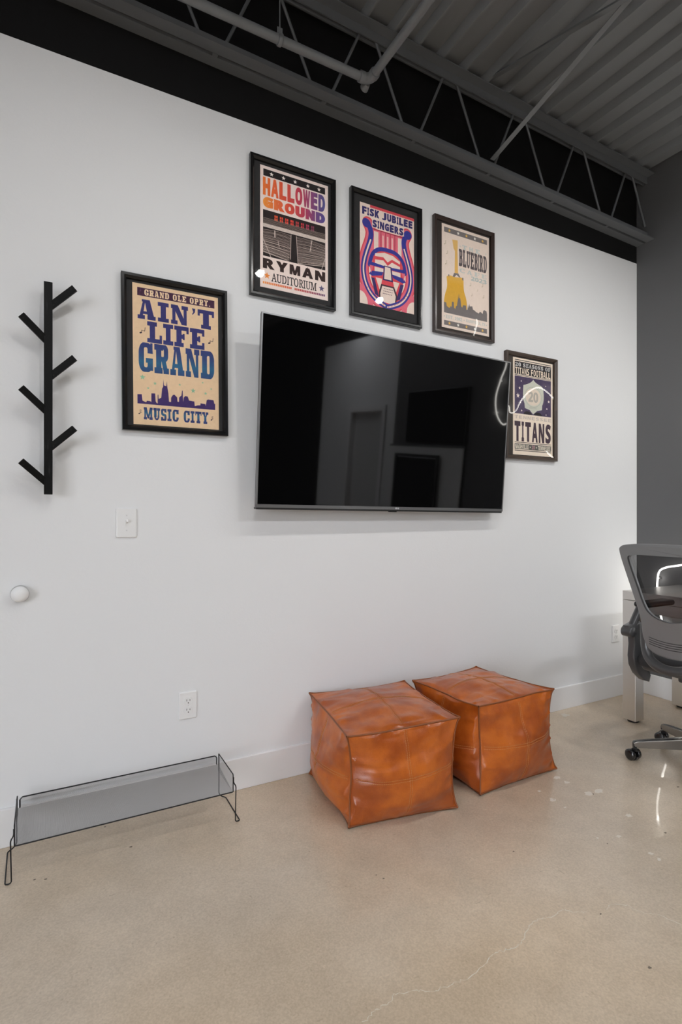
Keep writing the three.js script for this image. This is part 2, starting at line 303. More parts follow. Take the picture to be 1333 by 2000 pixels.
// ------------------------------------------------------------------ wire shoe shelf
{
  const t = thing('wire_shelf', 'low black wire mesh shoe shelf standing on the floor along the wall', 'shoe shelf', [.278, 0, .15]);
  const X0 = -.366, X1 = .369, zb = -.105, zf = .1, ys = .121, yk = .15, yt = .19, r = .0022;
  const net = (open) => dataTex(128, 128, (u, v) => { const a = Math.abs(((u + v) * 2 % 1 + 1) % 1 - .5), b = Math.abs(((u - v) * 2 % 1 + 1) % 1 - .5), k = Math.max(a, b) > open ? 255 : 0; return [k, k, k]; });
  const netting = (open) => std(rgb(.2, .2, .205), .5, { alphaMap: net(open), alphaTest: .5, side: THREE.DoubleSide }), meshMat = netting(.385), denseMat = netting(.315);
  const sheet = (w, h) => { const g = new THREE.PlaneGeometry(w, h), u = g.attributes.uv; for (let i = 0; i < u.count; i++) u.setXY(i, u.getX(i) * w / .009, u.getY(i) * h / .0058); return g; };
  obj('mesh_shelf', sheet(X1 - X0, zf - zb).rotateX(-Math.PI / 2 + Math.atan((yk - ys) / (zf - zb))).translate((X0 + X1) / 2, (ys + yk) / 2, (zb + zf) / 2), denseMat, t);
  obj('back_mesh', sheet(X1 - X0 - .01, yt - yk - .003).translate((X0 + X1) / 2, (yk + yt) / 2 - .001, zb), meshMat, t);
  for (const x of [X0, X1]) obj('side_mesh', sheet(zf - zb, yt - ys).rotateY(Math.PI / 2).translate(x, (ys + yt) / 2, (zb + zf) / 2), meshMat, t);
  obj('front_rod', bar(V(X0, ys, zf), V(X1, ys, zf), r), M.wireBlack, t);
  obj('back_rail', wire([V(X0 + .006, yk, zb), V(X0 + .006, yt - .003, zb), V(X1 - .006, yt - .003, zb), V(X1 - .006, yk, zb)], .0026, .006), M.wireBlack, t);
  for (const s of [-1, 1]) {
    const x = s < 0 ? X0 - .002 : X1 + .002, o = (k) => x + s * k;
    obj('end_frame', wire([V(o(0), ys, zf), V(o(0), yt, zf), V(o(0), yt + .004, zb), V(o(0), ys, zb)], r, .004), M.wireBlack, t);
    obj('leg_loop', wire([V(o(.002), yt - .012, zf), V(o(.002), .156, zf), V(o(.0115), .142, zf), V(o(.0085), .0026, zf + .001), V(o(.027), .0026, zf + .001), V(o(.03), .0026, zb + .006), V(o(.012), .008, zb - .004), V(o(.002), .022, zb - .002), V(o(.002), yt - .006, zb)], r, .0085), M.wireBlack, t);
  }
}
// ------------------------------------------------------------------ wall television
function television() {
  const t = thing('wall_television', 'large black flat television tilted down on a wall bracket under the posters', 'television', [1.5315, 1.6501, .12]);
  t.rotation.set(.07, .0123, -.0064, 'YXZ');
  const w = 1.464, h = .838, rail = std(rgb(.3, .3, .305), .34, { metalness: .75 }), strip = std(rgb(.26, .26, .265), .34, { metalness: .75 });
  const sc = obj('screen', box(w - .014, h - .03, .004, 0, .0085, -.0035), phys(rgb(.0022, .0022, .0024), .035, { specularIntensity: .95 }), t);
  obj('bezel', [box(.006, h - .008, .014, -w / 2 + .003, .004, -.007), box(.006, h - .008, .014, w / 2 - .003, .004, -.007), box(w - .012, .006, .014, 0, h / 2 - .003, -.007)], rail, t);
  obj('bottom_strip', box(w, .0145, .0135, 0, -h / 2 + .0155, -.0065), strip, t);
  obj('bottom_lip', rbox(w - .004, .009, .03, .002, 0, -h / 2 + .0045, -.018), M.blackPlastic, t);
  obj('sensor', rbox(.045, .006, .012, .002, -.01, -h / 2 - .001, -.012), M.blackPlastic, t);
  obj('back_shell', [box(w - .004, h - .012, .008, 0, .003, -.0185), rbox(w * .72, h * .5, .02, .008, 0, -.14, -.03)], M.blackPlastic, t);
  const c = document.createElement('canvas'); c.width = 128; c.height = 64; const x = c.getContext('2d');
  x.fillStyle = '#85868a'; x.fillRect(0, 0, 128, 64); x.fillStyle = '#dcdde0'; x.beginPath(); x.arc(34, 32, 24, 0, 7); x.fill();
  x.fillStyle = '#75767a'; x.font = 'bold 30px sans-serif'; x.textAlign = 'center'; x.textBaseline = 'middle'; x.fillText('LG', 34, 33); x.fillStyle = '#dcdde0'; x.font = 'bold 46px sans-serif'; x.fillText('LG', 92, 34);
  const tx = new THREE.CanvasTexture(c); tx.colorSpace = THREE.SRGBColorSpace;
  obj('logo_plate', box(.024, .0105, .0008, .008, -h / 2 + .0155, .0006), std('#ffffff', .4, { map: tx }), t);
  obj('wall_bracket', [box(.42, .2, .006, 0, -.02, -.104), box(.03, .3, .03, -.17, -.02, -.055), box(.03, .3, .03, .17, -.02, -.055), box(.03, .03, .05, -.17, .05, -.08), box(.03, .03, .05, .17, .05, -.08)].map((g) => g), M.blackPlastic, t);
}
television();

// ------------------------------------------------------------------ poster prints, drawn flat on canvas
const SW = .36, SH = .2;                                            // stem width, slab height of the wood-type letters
function slabGlyph(x, ch) {
  const r = (a, b, c, d) => x.fillRect(a, b, c, d), poly = (...p) => { x.beginPath(); for (let i = 0; i < p.length; i += 2) i ? x.lineTo(p[i], p[i + 1]) : x.moveTo(p[i], p[i + 1]); x.closePath(); x.fill(); };
  const ring = (a, b, w, h, tx, ty, k = .3) => { x.beginPath(); x.roundRect(a, b, w, h, Math.min(w, h) * k * 1.25); x.roundRect(a + tx, b + ty, w - 2 * tx, h - 2 * ty, Math.min(w - 2 * tx, h - 2 * ty) * k); x.fill('evenodd'); };
  const clip = (rects, fn) => { x.save(); x.beginPath(); for (const q of rects) x.rect(...q); x.clip(); fn(); x.restore(); };
  switch (ch) {
    case 'I': r(0, 0, 1, SH); r(0, 1 - SH, 1, SH); r(.26, 0, .48, 1); break;
    case 'L': r(0, 0, .66, SH); r(.17, 0, SW, 1); r(0, 1 - SH, 1, SH); r(.84, .6, .16, .4); break;
    case 'E': case 'F': r(.14, 0, SW, 1); r(0, 0, 1, SH); r(.84, 0, .16, .34); r(.2, .5 - SH / 2, .44, SH); r(.58, .35, .13, .3);
      if (ch === 'E') { r(0, 1 - SH, 1, SH); r(.84, .66, .16, .34); } else r(0, 1 - SH, .64, SH); break;
    case 'T': r(0, 0, 1, SH); r(0, 0, .13, .34); r(.87, 0, .13, .34); r(.5 - SW / 2, 0, SW, 1); r(.2, 1 - SH, .6, SH); break;
    case 'N': r(.08, 0, .18, 1); r(.74, 0, .18, 1); poly(.08, 0, .4, 0, .92, 1, .62, 1); r(0, 0, .36, SH); r(0, 1 - SH, .38, SH); r(.62, 0, .38, SH); break;
    case 'A': poly(.32, 0, .44, 0, .26, 1, .06, 1); poly(.38, 0, .68, 0, .96, 1, .6, 1); r(.24, .6, .46, .14); r(0, 1 - SH, .4, SH); r(.54, 1 - SH, .46, SH); r(.24, 0, .44, SH * .6); break;
    case 'M': r(.06, 0, .17, 1); r(.74, 0, .2, 1); poly(.06, 0, .33, 0, .56, .8, .44, .95); poly(.7, 0, .92, 0, .56, .95, .44, .8); r(0, 0, .32, SH); r(.68, 0, .32, SH); r(0, 1 - SH, .34, SH); r(.62, 1 - SH, .38, SH); break;
    case 'C': case 'G': clip([[0, 0, 1, .36], [0, .36, .6, .3], [0, .64, 1, .36]], () => ring(.04, 0, .96, 1, SW, SH * .8)); r(.82, 0, .16, .36);
      if (ch === 'G') { r(.52, .52, .48, SH * .8); r(.68, .52, SW * .9, .42); } break;
    case 'S': clip([[0, 0, 1, .3], [0, .3, .5, .26], [.3, .38, .3, .2]], () => ring(.03, 0, .94, .56, SW, SH * .8)); clip([[0, .7, 1, .3], [.5, .44, .5, .3], [.3, .42, .3, .2]], () => ring(.03, .44, .94, .56, SW, SH * .8)); r(.8, 0, .17, .3); r(.03, .7, .17, .3); break;
    case 'U': r(.1, 0, SW, .76); r(.66, 0, .22, .76); clip([[0, .6, 1, .4]], () => ring(.1, .2, .78, .8, .26, SH * .8, .4)); r(0, 0, .5, SH); r(.54, 0, .46, SH); break;
    case 'D': ring(.12, 0, .88, 1, SW * .95, SH * .85); r(.1, 0, SW, 1); r(0, 0, .5, SH); r(0, 1 - SH, .5, SH); break;
    case 'O': ring(.02, 0, .96, 1, SW, SH * .85); break;
    case 'P': case 'R': case 'B': r(.12, 0, SW, 1); r(0, 0, .6, SH); r(0, 1 - SH, .56, SH); ring(.16, 0, .8, .58, SW * .85, SH * .8);
      if (ch === 'R') { poly(.46, .5, .76, .5, .98, 1, .66, 1); r(.62, 1 - SH, .38, SH); } if (ch === 'B') ring(.16, .44, .84, .56, SW * .85, SH * .8); break;
    case 'Y': poly(.04, 0, .38, 0, .62, .56, .44, .6); poly(.96, 0, .74, 0, .44, .5, .56, .6); r(.5 - SW / 2, .46, SW, .54); r(0, 0, .46, SH); r(.58, 0, .42, SH); r(.2, 1 - SH, .6, SH); break;
    case "'": poly(.1, 0, .9, 0, .8, .2, .3, .36, .1, .34, .4, .2); break;
    case '.': r(.2, .8, .6, .2); break;
  }
}
const GW = { I: .62, M: 1.3, "'": .36, ' ': .5, '.': .4, S: .86, E: .95, F: .92, L: .9 };
function slab(x, text, X, Y, W, H, gap = .09) {
  let tot = -gap; for (const c of text) tot += (GW[c] || 1) + gap;
  let p = 0; for (const c of text) { const w = GW[c] || 1; x.save(); x.translate(X + p / tot * W, Y); x.scale(w / tot * W, H); slabGlyph(x, c); x.restore(); p += w + gap; }
}
const SANS = (x, t, X, Y, W, H, b) => { x.font = 'bold 100px sans-serif'; fitF(x, t, 'bold 100px sans-serif', X, Y, W, H, b); };
const SERIF = (x, t, X, Y, W, H, b) => fitF(x, t, 'bold 100px serif', X, Y, W, H, b);
const THIN = (x, t, X, Y, W, H, b) => fitF(x, t, '100px serif', X, Y, W, H, b);
function fitF(x, text, font, X, Y, W, H, bold = 0) {
  x.save(); x.font = font; x.textBaseline = 'alphabetic'; x.textAlign = 'left';
  const m = x.measureText(text), l = m.actualBoundingBoxLeft, w = m.actualBoundingBoxRight + l, a = m.actualBoundingBoxAscent, h = a + m.actualBoundingBoxDescent;
  x.translate(X, Y); x.scale(W / (w + bold), H / (h + bold)); x.fillText(text, l + bold / 2, a + bold / 2);
  if (bold) { x.lineWidth = bold; x.lineJoin = 'miter'; x.strokeStyle = x.fillStyle; x.strokeText(text, l + bold / 2, a + bold / 2); }
  x.restore();
}
function letters(x, text, font, X, Y, W, H, gap, bold) {            // every letter stretched to the same width, as wood type is
  const n = text.length; let tot = -gap; for (const c of text) tot += (c === ' ' ? .45 : c === 'I' ? .42 : 1) + gap;
  let p = 0; for (const c of text) { const w = c === ' ' ? .45 : c === 'I' ? .42 : 1; if (c !== ' ') fitF(x, c, font, X + p / tot * W, Y, w / tot * W, H, bold); p += w + gap; }
}
function inked(x, fill, fn) { const c = document.createElement('canvas'); c.width = x.canvas.width; c.height = x.canvas.height; const y = c.getContext('2d'); y.fillStyle = '#000'; fn(y); y.globalCompositeOperation = 'source-in'; y.fillStyle = fill; y.fillRect(0, 0, c.width, c.height); x.drawImage(c, 0, 0); }   // type printed in a blended ink
function star(x, cx, cy, r, k = .42) { x.beginPath(); for (let i = 0; i < 10; i++) { const a = -Math.PI / 2 + i * Math.PI / 5, q = i % 2 ? r * k : r; i ? x.lineTo(cx + q * Math.cos(a), cy + q * Math.sin(a)) : x.moveTo(cx + q * Math.cos(a), cy + q * Math.sin(a)); } x.closePath(); x.fill(); }
function note(x, cx, cy, s, two) { x.save(); x.translate(cx, cy); x.scale(s, s); x.beginPath(); x.ellipse(-.3, .6, .34, .22, -.4, 0, 7); x.fill(); x.lineWidth = .13; x.strokeStyle = x.fillStyle; x.lineCap = 'round'; x.beginPath(); x.moveTo(.0, .55); if (two) { x.lineTo(-.05, -.1); x.lineTo(.75, .05); x.lineTo(.85, -.9); } else { x.lineTo(.0, -.8); x.lineTo(.55, -.72); x.moveTo(0, -.3); x.lineTo(.45, -.24); x.moveTo(.0, .3); x.lineTo(.5, .1); } x.stroke(); x.restore(); }
function sheetCanvas(w, h, paper) { const c = document.createElement('canvas'); c.width = w; c.height = h; const x = c.getContext('2d'); x.fillStyle = paper; x.fillRect(0, 0, w, h); return [c, x]; }
function ink(c, x, seed, amount) {                                  // letterpress speckle
  const R = rng(seed), im = x.getImageData(0, 0, c.width, c.height), d = im.data, w = c.width;
  for (let i = 0; i < d.length; i += 4) { const p = i / 4, n = (fbm((p % w) / 26, Math.floor(p / w) / 26, 4096, 3, seed) - .5) * amount * .7 + (R() - .5) * amount * .8; d[i] = d[i] * 1.14 + n; d[i + 1] = d[i + 1] * 1.14 + n; d[i + 2] = d[i + 2] * 1.14 + n; }
  x.putImageData(im, 0, 0); const t = new THREE.CanvasTexture(c); t.colorSpace = THREE.SRGBColorSpace; return t;
}
const skyline = (x, W, H, pts, base) => { x.beginPath(); x.moveTo(pts[0][0] * W, base * H); for (const [a, b] of pts) x.lineTo(a * W, b * H); x.lineTo(pts[pts.length - 1][0] * W, base * H); x.closePath(); x.fill(); };

function printGrand() {
  const W = 800, H = 1300, [c, x] = sheetCanvas(W, H, '#d3b795');
  x.fillStyle = '#3d1a38'; x.fillRect(.053 * W, .027 * H, .902 * W, .058 * H);
  x.fillStyle = '#dcc2a0'; slab(x, 'GRAND OLE OPRY.', .13 * W, .0345 * H, .775 * W, .043 * H, .2);
  let g = x.createLinearGradient(0, .1 * H, 0, .63 * H); g.addColorStop(0, '#2b2a63'); g.addColorStop(.5, '#2b2c68'); g.addColorStop(.72, '#2a3f70'); g.addColorStop(.85, '#205a7d'); g.addColorStop(1, '#27406f'); const big = g;
  inked(x, big, (y) => { slab(y, 'AIN', .055 * W, .108 * H, .577 * W, .14 * H, .13); slab(y, "'", .675 * W, .112 * H, .05 * W, .13 * H); slab(y, 'T', .749 * W, .11 * H, .2 * W, .14 * H);
  slab(y, 'LIFE', .16 * W, .259 * H, .668 * W, .15 * H, .08);
  slab(y, 'GRAND', .056 * W, .414 * H, .89 * W, .209 * H, .1); });
  x.fillStyle = '#231528'; note(x, .1 * W, .332 * H, 34, true); note(x, .9 * W, .336 * H, 34, true); note(x, .073 * W, .912 * H, 24); note(x, .915 * W, .918 * H, 24);
  x.fillStyle = '#7fab8c'; for (const [a, b, r] of [[.104, .663, 27], [.242, .698, 17], [.165, .737, 13], [.527, .689, 13], [.686, .723, 26], [.803, .655, 11], [.837, .734, 17], [.906, .696, 11]]) star(x, a * W, b * H, r, .4);
  x.fillStyle = '#37235c';
  skyline(x, W, H, [[.045, .787], [.093, .785], [.1, .829], [.14, .84], [.15, .828], [.185, .828], [.199, .835], [.2, .772], [.243, .77], [.247, .827], [.262, .84], [.27, .84], [.271, .777], [.279, .777], [.281, .808], [.311, .797], [.322, .73], [.334, .716], [.336, .662], [.343, .706], [.37, .71], [.376, .674], [.383, .72], [.394, .76], [.4, .82], [.423, .822], [.425, .79], [.445, .769], [.465, .766], [.495, .784], [.499, .815], [.516, .815], [.518, .783], [.546, .766], [.553, .73], [.561, .73], [.563, .77], [.566, .815], [.573, .78], [.59, .768], [.62, .77], [.636, .798], [.699, .802], [.704, .836], [.74, .828], [.772, .826], [.774, .811], [.835, .814], [.838, .83], [.85, .784], [.867, .777], [.935, .779], [.945, .806], [.955, .806]], .852);
  g = x.createLinearGradient(0, .87 * H, 0, .96 * H); g.addColorStop(0, '#2c2a62'); g.addColorStop(.5, '#235877'); g.addColorStop(1, '#2b3066'); inked(x, g, (y) => slab(y, 'MUSIC CITY', .114 * W, .875 * H, .755 * W, .087 * H, .12));
  return ink(c, x, 3, 13);
}
function printHall() {
  const W = 800, H = 1280, [c, x] = sheetCanvas(W, H, '#dccbc4'), dark = '#2a1512';
  x.fillStyle = '#150e10'; x.fillRect(.044 * W, .025 * H, .91 * W, .056 * H); x.fillStyle = '#e4d8d3'; for (const a of [.16, .33, .5, .69, .86]) star(x, a * W, .054 * H, 25);
  let g = x.createLinearGradient(.04 * W, 0, .955 * W, 0); g.addColorStop(0, '#d9702c'); g.addColorStop(.3, '#cf4e30'); g.addColorStop(.6, '#b03550'); g.addColorStop(.8, '#7c4373'); g.addColorStop(1, '#474a82'); 
  inked(x, g, (y) => letters(y, 'HALLOWED', 'bold 100px sans-serif', .037 * W, .091 * H, .918 * W, .148 * H, .1, 8));
  g = x.createLinearGradient(.04 * W, 0, .955 * W, 0); g.addColorStop(0, '#dd8a33'); g.addColorStop(.4, '#cd4a35'); g.addColorStop(.65, '#ad3752'); g.addColorStop(.85, '#6b4379'); g.addColorStop(1, '#4d4585'); 
  inked(x, g, (y) => letters(y, 'GROUND', 'bold 100px sans-serif', .037 * W, .251 * H, .918 * W, .089 * H, .06, 14));
  // woodcut of a theatre: lit windows, gallery front, rows of pews
  x.save(); x.beginPath(); x.rect(.039 * W, .36 * H, .918 * W, .38 * H); x.clip(); x.fillStyle = '#1b0d0d'; x.fillRect(0, .36 * H, W, .4 * H);
  x.fillStyle = '#d6452f'; for (let i = 0; i < 8; i++) { x.fillStyle = ['#e2562e', '#d8482f', '#d04032', '#cf3d30', '#b93a3c', '#b8323c', '#a03350', '#7b3350'][i]; for (const [a, b] of [[0, 0], [1, 0], [0, 1], [1, 1]]) x.fillRect((.2 + i * .077 + a * .026) * W, (.385 + b * .024) * H, .019 * W, .02 * H); }
  const R = rng(5), pale = '#b9aaa2';
  x.strokeStyle = '#85776f'; x.lineWidth = 3; for (let i = 0; i < 10; i++) { x.beginPath(); x.moveTo(.039 * W, (.425 + i * .0055) * H); for (let k = 0; k <= 12; k++) x.lineTo((.04 + k * .077) * W, (.425 + i * .0055 + (R() - .5) * .004) * H); x.stroke(); }
  x.fillStyle = '#c9bbb3'; x.fillRect(0, .472 * H, W, .03 * H); x.strokeStyle = '#6e6059'; x.lineWidth = 2; for (let i = 0; i < 46; i++) { x.beginPath(); x.moveTo((.04 + i * .02) * W, .474 * H); x.lineTo((.055 + i * .02) * W, .5 * H); x.stroke(); }
  for (const side of [-1, 1]) for (let i = 0; i < 25; i++) { const v = i / 24; x.strokeStyle = i % 3 ? '#8d7e77' : pale; x.lineWidth = 3 + 6 * v * (.2 + .8 * R()); const y = (.52 + .215 * v) * H, xa = (.478 + side * (.04 + .025 * v)) * W; x.beginPath(); x.moveTo(xa, y); x.quadraticCurveTo((.478 + side * .25) * W, y - (.008 + .012 * R()) * H, (.478 + side * .5) * W, y + (.012 - .045 * v) * H); x.stroke(); }
  x.fillStyle = '#180b0b'; x.beginPath(); x.moveTo(.44 * W, .51 * H); x.lineTo(.517 * W, .51 * H); x.lineTo(.545 * W, .74 * H); x.lineTo(.425 * W, .74 * H); x.fill();
  x.strokeStyle = '#cbbdb5'; x.lineWidth = 5; for (const [a, b, d, e] of [[.44, .51, .432, .72], [.517, .51, .542, .74], [.2, .51, .2, .57], [.21, .51, .215, .57], [.25, .59, .27, .64], [.74, .51, .735, .61], [.755, .51, .72, .61], [.04, .6, .15, .74], [.955, .64, .9, .74]]) { x.beginPath(); x.moveTo(a * W, b * H); x.lineTo(d * W, e * H); x.stroke(); }
  x.fillStyle = '#1c0e0e'; for (let i = 0; i < 60; i++) x.fillRect((.1 + .8 * R()) * W, (.69 + .045 * R()) * H, 16 * R(), 7 * R());
  x.restore();
  x.fillStyle = dark; letters(x, 'RYMAN', 'bold 100px sans-serif', .037 * W, .758 * H, .921 * W, .084 * H, .2, 8);
  x.fillStyle = '#1d1516'; THIN(x, 'AUDITORIUM', .157 * W, .868 * H, .666 * W, .071 * H, 3);
  x.fillStyle = '#d98033'; star(x, .095 * W, .9 * H, 38); x.fillStyle = '#57506f'; star(x, .9 * W, .905 * H, 38);
  g = x.createLinearGradient(.04 * W, 0, .955 * W, 0); g.addColorStop(0, '#dc8a3c'); g.addColorStop(.4, '#cc5a38'); g.addColorStop(.7, '#a33a44'); g.addColorStop(1, '#5d4266'); x.fillStyle = g;
  for (const [a, b] of [[.037, .46], [.49, .959]]) for (let p = a; p < b - .02; p += .026) { x.fillRect(p * W, .951 * H, .02 * W, .018 * H); x.clearRect; }
  return ink(c, x, 11, 14);
}
function printLyre() {
  const W = 760, H = 1150, [c, x] = sheetCanvas(W, H, '#d8c6bb'), blue = '#2c2f86', violet = '#33255c', pink = '#cf6173', red = '#c8414c', cream = '#d8c6bb', P = (a, b) => [a * W, b * H];
  const path = (pts, close, w, col) => { x.beginPath(); x.moveTo(...P(...pts[0])); for (let i = 1; i < pts.length - 1; i++) { const m = [(pts[i][0] + pts[i + 1][0]) / 2, (pts[i][1] + pts[i + 1][1]) / 2]; x.quadraticCurveTo(...P(...pts[i]), ...P(...m)); } x.lineTo(...P(...pts[pts.length - 1])); if (close) { x.closePath(); x.fillStyle = col; x.fill(); } else { x.lineWidth = w; x.strokeStyle = col; x.lineCap = 'round'; x.lineJoin = 'round'; x.stroke(); } };
  const poly = (pts, col) => { x.beginPath(); pts.forEach((p, i) => i ? x.lineTo(...P(...p)) : x.moveTo(...P(...p))); x.closePath(); x.fillStyle = col; x.fill(); };
  x.fillStyle = red; x.fillRect(.18 * W, 0, .82 * W, .028 * H); x.fillStyle = cream; for (let i = 0; i < 26; i++) star(x, (.2 + i * .031) * W, .03 * H, 10, .5);
  const arm = [[.14, .19], [.205, .25], [.19, .35], [.1, .5], [.05, .65], [.1, .8], [.24, .92], [.48, .985], [.5, .985]], flip = (q) => q.map(([a, b]) => [1.0 - a, b]);
  for (const q of [arm, flip(arm)]) { path(q, 0, 150, red); path(q, 0, 118, pink); }
  x.fillStyle = pink; for (const s of [.04, .96]) { x.beginPath(); x.ellipse(s * W, .97 * H, .2 * W, .16 * H, 0, 0, 7); x.fill(); } x.fillStyle = cream; for (const s of [.0, 1]) { x.beginPath(); x.ellipse(s * W, .995 * H, .14 * W, .12 * H, 0, 0, 7); x.fill(); }
  // harp strings between the arms
  x.fillStyle = pink; x.fillRect(.21 * W, .225 * H, .58 * W, .26 * H); x.fillStyle = cream; x.fillRect(.25 * W, .25 * H, .08 * W, .19 * H); x.fillRect(.69 * W, .25 * H, .07 * W, .21 * H);
  x.fillStyle = '#d9a9a6'; for (const a of [.4, .485, .57]) x.fillRect(a * W, .27 * H, .03 * W, .12 * H);
  x.fillStyle = '#8e2236'; x.fillRect(.2 * W, .228 * H, .6 * W, .009 * H); for (const a of [.372, .457, .542, .628]) x.fillRect(a * W, .235 * H, .011 * W, .2 * H);
  // mask inside the bowl of the lyre
  path([[.2, .72], [.2, .53], [.33, .41], [.5, .4], [.67, .41], [.8, .53], [.8, .72], [.7, .92], [.5, .97], [.3, .92], [.2, .72]], 1, 0, red);
  path([[.17, .6], [.2, .49], [.33, .415], [.5, .405], [.67, .415], [.8, .49], [.83, .6]], 0, 46, blue);
  poly([[.27, .47], [.44, .44], [.6, .45], [.73, .49], [.73, .58], [.27, .58]], cream);
  poly([[.24, .5], [.42, .49], [.5, .53], [.58, .49], [.74, .52], [.74, .545], [.58, .52], [.5, .565], [.42, .52], [.24, .535]], red);
  for (const s of [0, 1]) { const f = (q) => s ? q.map(([a, b]) => [1 - a, b]) : q; poly(f([[.2, .565], [.43, .575], [.43, .6], [.2, .6]]), blue); poly(f([[.2, .655], [.42, .635], [.4, .675], [.22, .705], [.16, .69]]), blue); poly(f([[.26, .605], [.42, .605], [.42, .64], [.26, .65]]), cream); poly(f([[.28, .71], [.4, .71], [.36, .84]]), cream); poly(f([[.2, .72], [.26, .72], [.34, .9], [.27, .88]]), violet); poly(f([[.17, .6], [.24, .6], [.2, .68]]), pink); }
  poly([[.43, .57], [.57, .57], [.6, .72], [.41, .72]], violet); poly([[.45, .58], [.55, .58], [.57, .705], [.435, .705]], cream);
  poly([[.38, .765], [.62, .765], [.68, .85], [.65, .95], [.34, .93], [.34, .85]], '#3b2a33'); poly([[.4, .78], [.6, .78], [.65, .86], [.63, .95], [.37, .94], [.365, .86]], cream);
  x.fillStyle = '#7d6264'; for (const [a, b] of [[.43, .8], [.42, .825], [.41, .85]]) for (let k = 0; k < 6; k++) x.fillRect((a + k * .03) * W, b * H, .02 * W, .008 * H);
  for (const q of [arm, flip(arm)]) { path(q, 0, 66, blue); path(q.slice(2), 0, 30, violet); path(q.slice(2), 0, 20, cream); x.fillStyle = pink; for (let i = 0; i < 9; i++) { const t = i / 8, a = q[5], b = q[6], e = q[7]; const px = mix(mix(a[0], b[0], t), mix(b[0], e[0], t), t), py = mix(mix(a[1], b[1], t), mix(b[1], e[1], t), t); star(x, px * W, py * H, 13, .35); } }
  x.fillStyle = blue; for (const a of [.116, .878]) { x.beginPath(); x.ellipse(a * W, .192 * H, .075 * W, .045 * H, a < .5 ? .35 : -.2, 0, 7); x.fill(); }
  x.fillStyle = cream; x.fillRect(.0, .032 * H, W, .082 * H); x.fillRect(.215 * W, .13 * H, .59 * W, .088 * H);
  x.fillStyle = '#2b2360'; letters(x, 'FISK JUBILEE', 'bold 100px sans-serif', .04 * W, .034 * H, .93 * W, .077 * H, .14, 9); letters(x, 'SINGERS', 'bold 100px sans-serif', .224 * W, .136 * H, .57 * W, .077 * H, .14, 9);
  return ink(c, x, 17, 12);
}
function printGuitar() {
  const W = 760, H = 1230, [c, x] = sheetCanvas(W, H, '#d6c6ba'), grey = '#6d6766', P = (a, b) => [a * W, b * H];
  const band = (y, h) => { x.fillStyle = grey; x.fillRect(.044 * W, y * H, .912 * W, h * H); [.155, .335, .51, .69, .86].forEach((a, i) => { x.fillStyle = i % 2 ? '#e2dcd4' : '#d3a850'; star(x, a * W, (y + h / 2) * H, 23); }); };
  band(.028, .048); band(.928, .046);
  let g = x.createLinearGradient(0, .12 * H, 0, .8 * H); g.addColorStop(0, '#d0a964'); g.addColorStop(.5, '#d2a758'); g.addColorStop(.65, '#c99a2f'); g.addColorStop(1, '#c4993e'); x.fillStyle = g;
  x.beginPath(); [[.212, .13], [.325, .123], [.325, .2], [.32, .235], [.335, .46], [.26, .46], [.268, .235], [.24, .21]].forEach((p, i) => i ? x.lineTo(...P(...p)) : x.moveTo(...P(...p))); x.fill();
  x.beginPath(); x.moveTo(...P(.096, .505)); x.bezierCurveTo(...P(.16, .47), ...P(.2, .49), ...P(.28, .487)); x.bezierCurveTo(...P(.36, .485), ...P(.41, .465), ...P(.448, .49)); x.bezierCurveTo(...P(.45, .55), ...P(.44, .59), ...P(.48, .64)); x.bezierCurveTo(...P(.53, .7), ...P(.53, .78), ...P(.5, .84)); x.lineTo(...P(.05, .84)); x.bezierCurveTo(...P(.02, .76), ...P(.06, .68), ...P(.1, .62)); x.bezierCurveTo(...P(.12, .57), ...P(.1, .54), ...P(.096, .505)); x.fill();
  x.fillStyle = grey; x.beginPath(); [[.22, .49], [.25, .45], [.34, .445], [.385, .48], [.35, .478], [.3, .462], [.26, .488]].forEach((p, i) => i ? x.lineTo(...P(...p)) : x.moveTo(...P(...p))); x.fill(); x.fillRect(.13 * W, .478 * H, .02 * W, .02 * H); x.fillRect(.42 * W, .475 * H, .025 * W, .025 * H);
  x.fillStyle = '#ad9f86'; for (const [a, b, r] of [[.07, .18, 30], [.11, .27, 26], [.09, .37, 30], [.6, .52, 26], [.86, .5, 26], [.75, .56, 18], [.63, .62, 20], [.88, .61, 24]]) note(x, a * W, b * H, r);
  x.fillStyle = '#b7bab6'; slab(x, 'T', .42 * W, .152 * H, .1 * W, .043 * H); for (const a of [.57, .62]) x.fillRect(a * W, .152 * H, .026 * W, .043 * H); x.fillRect(.57 * W, .168 * H, .07 * W, .01 * H); slab(x, 'E', .7 * W, .152 * H, .1 * W, .043 * H); star(x, .375 * W, .172 * H, 13); star(x, .93 * W, .172 * H, 13);
  x.fillStyle = '#51484a'; letters(x, 'BLUEBIRD', 'bold 100px serif', .35 * W, .196 * H, .602 * W, .17 * H, .06, 7);
  x.fillStyle = '#b5b9b5'; letters(x, 'CAFE', 'bold 100px serif', .36 * W, .385 * H, .59 * W, .042 * H, .3, 3);
  x.fillStyle = '#a7b0ac'; SANS(x, '2023', .603 * W, .436 * H, .346 * W, .043 * H, 4);
  x.fillStyle = grey; skyline(x, W, H, [[.042, .753], [.09, .757], [.1, .79], [.14, .8], [.165, .8], [.17, .785], [.2, .785], [.205, .735], [.245, .735], [.25, .79], [.275, .8], [.29, .77], [.31, .765], [.325, .71], [.332, .675], [.34, .7], [.35, .637], [.36, .685], [.375, .68], [.385, .7], [.4, .76], [.42, .77], [.435, .744], [.5, .74], [.505, .78], [.53, .78], [.545, .725], [.555, .76], [.57, .715], [.58, .74], [.635, .733], [.65, .765], [.69, .77], [.72, .785], [.735, .78], [.77, .79], [.8, .77], [.83, .772], [.86, .785], [.875, .75], [.9, .742], [.945, .748], [.958, .775]], .855);
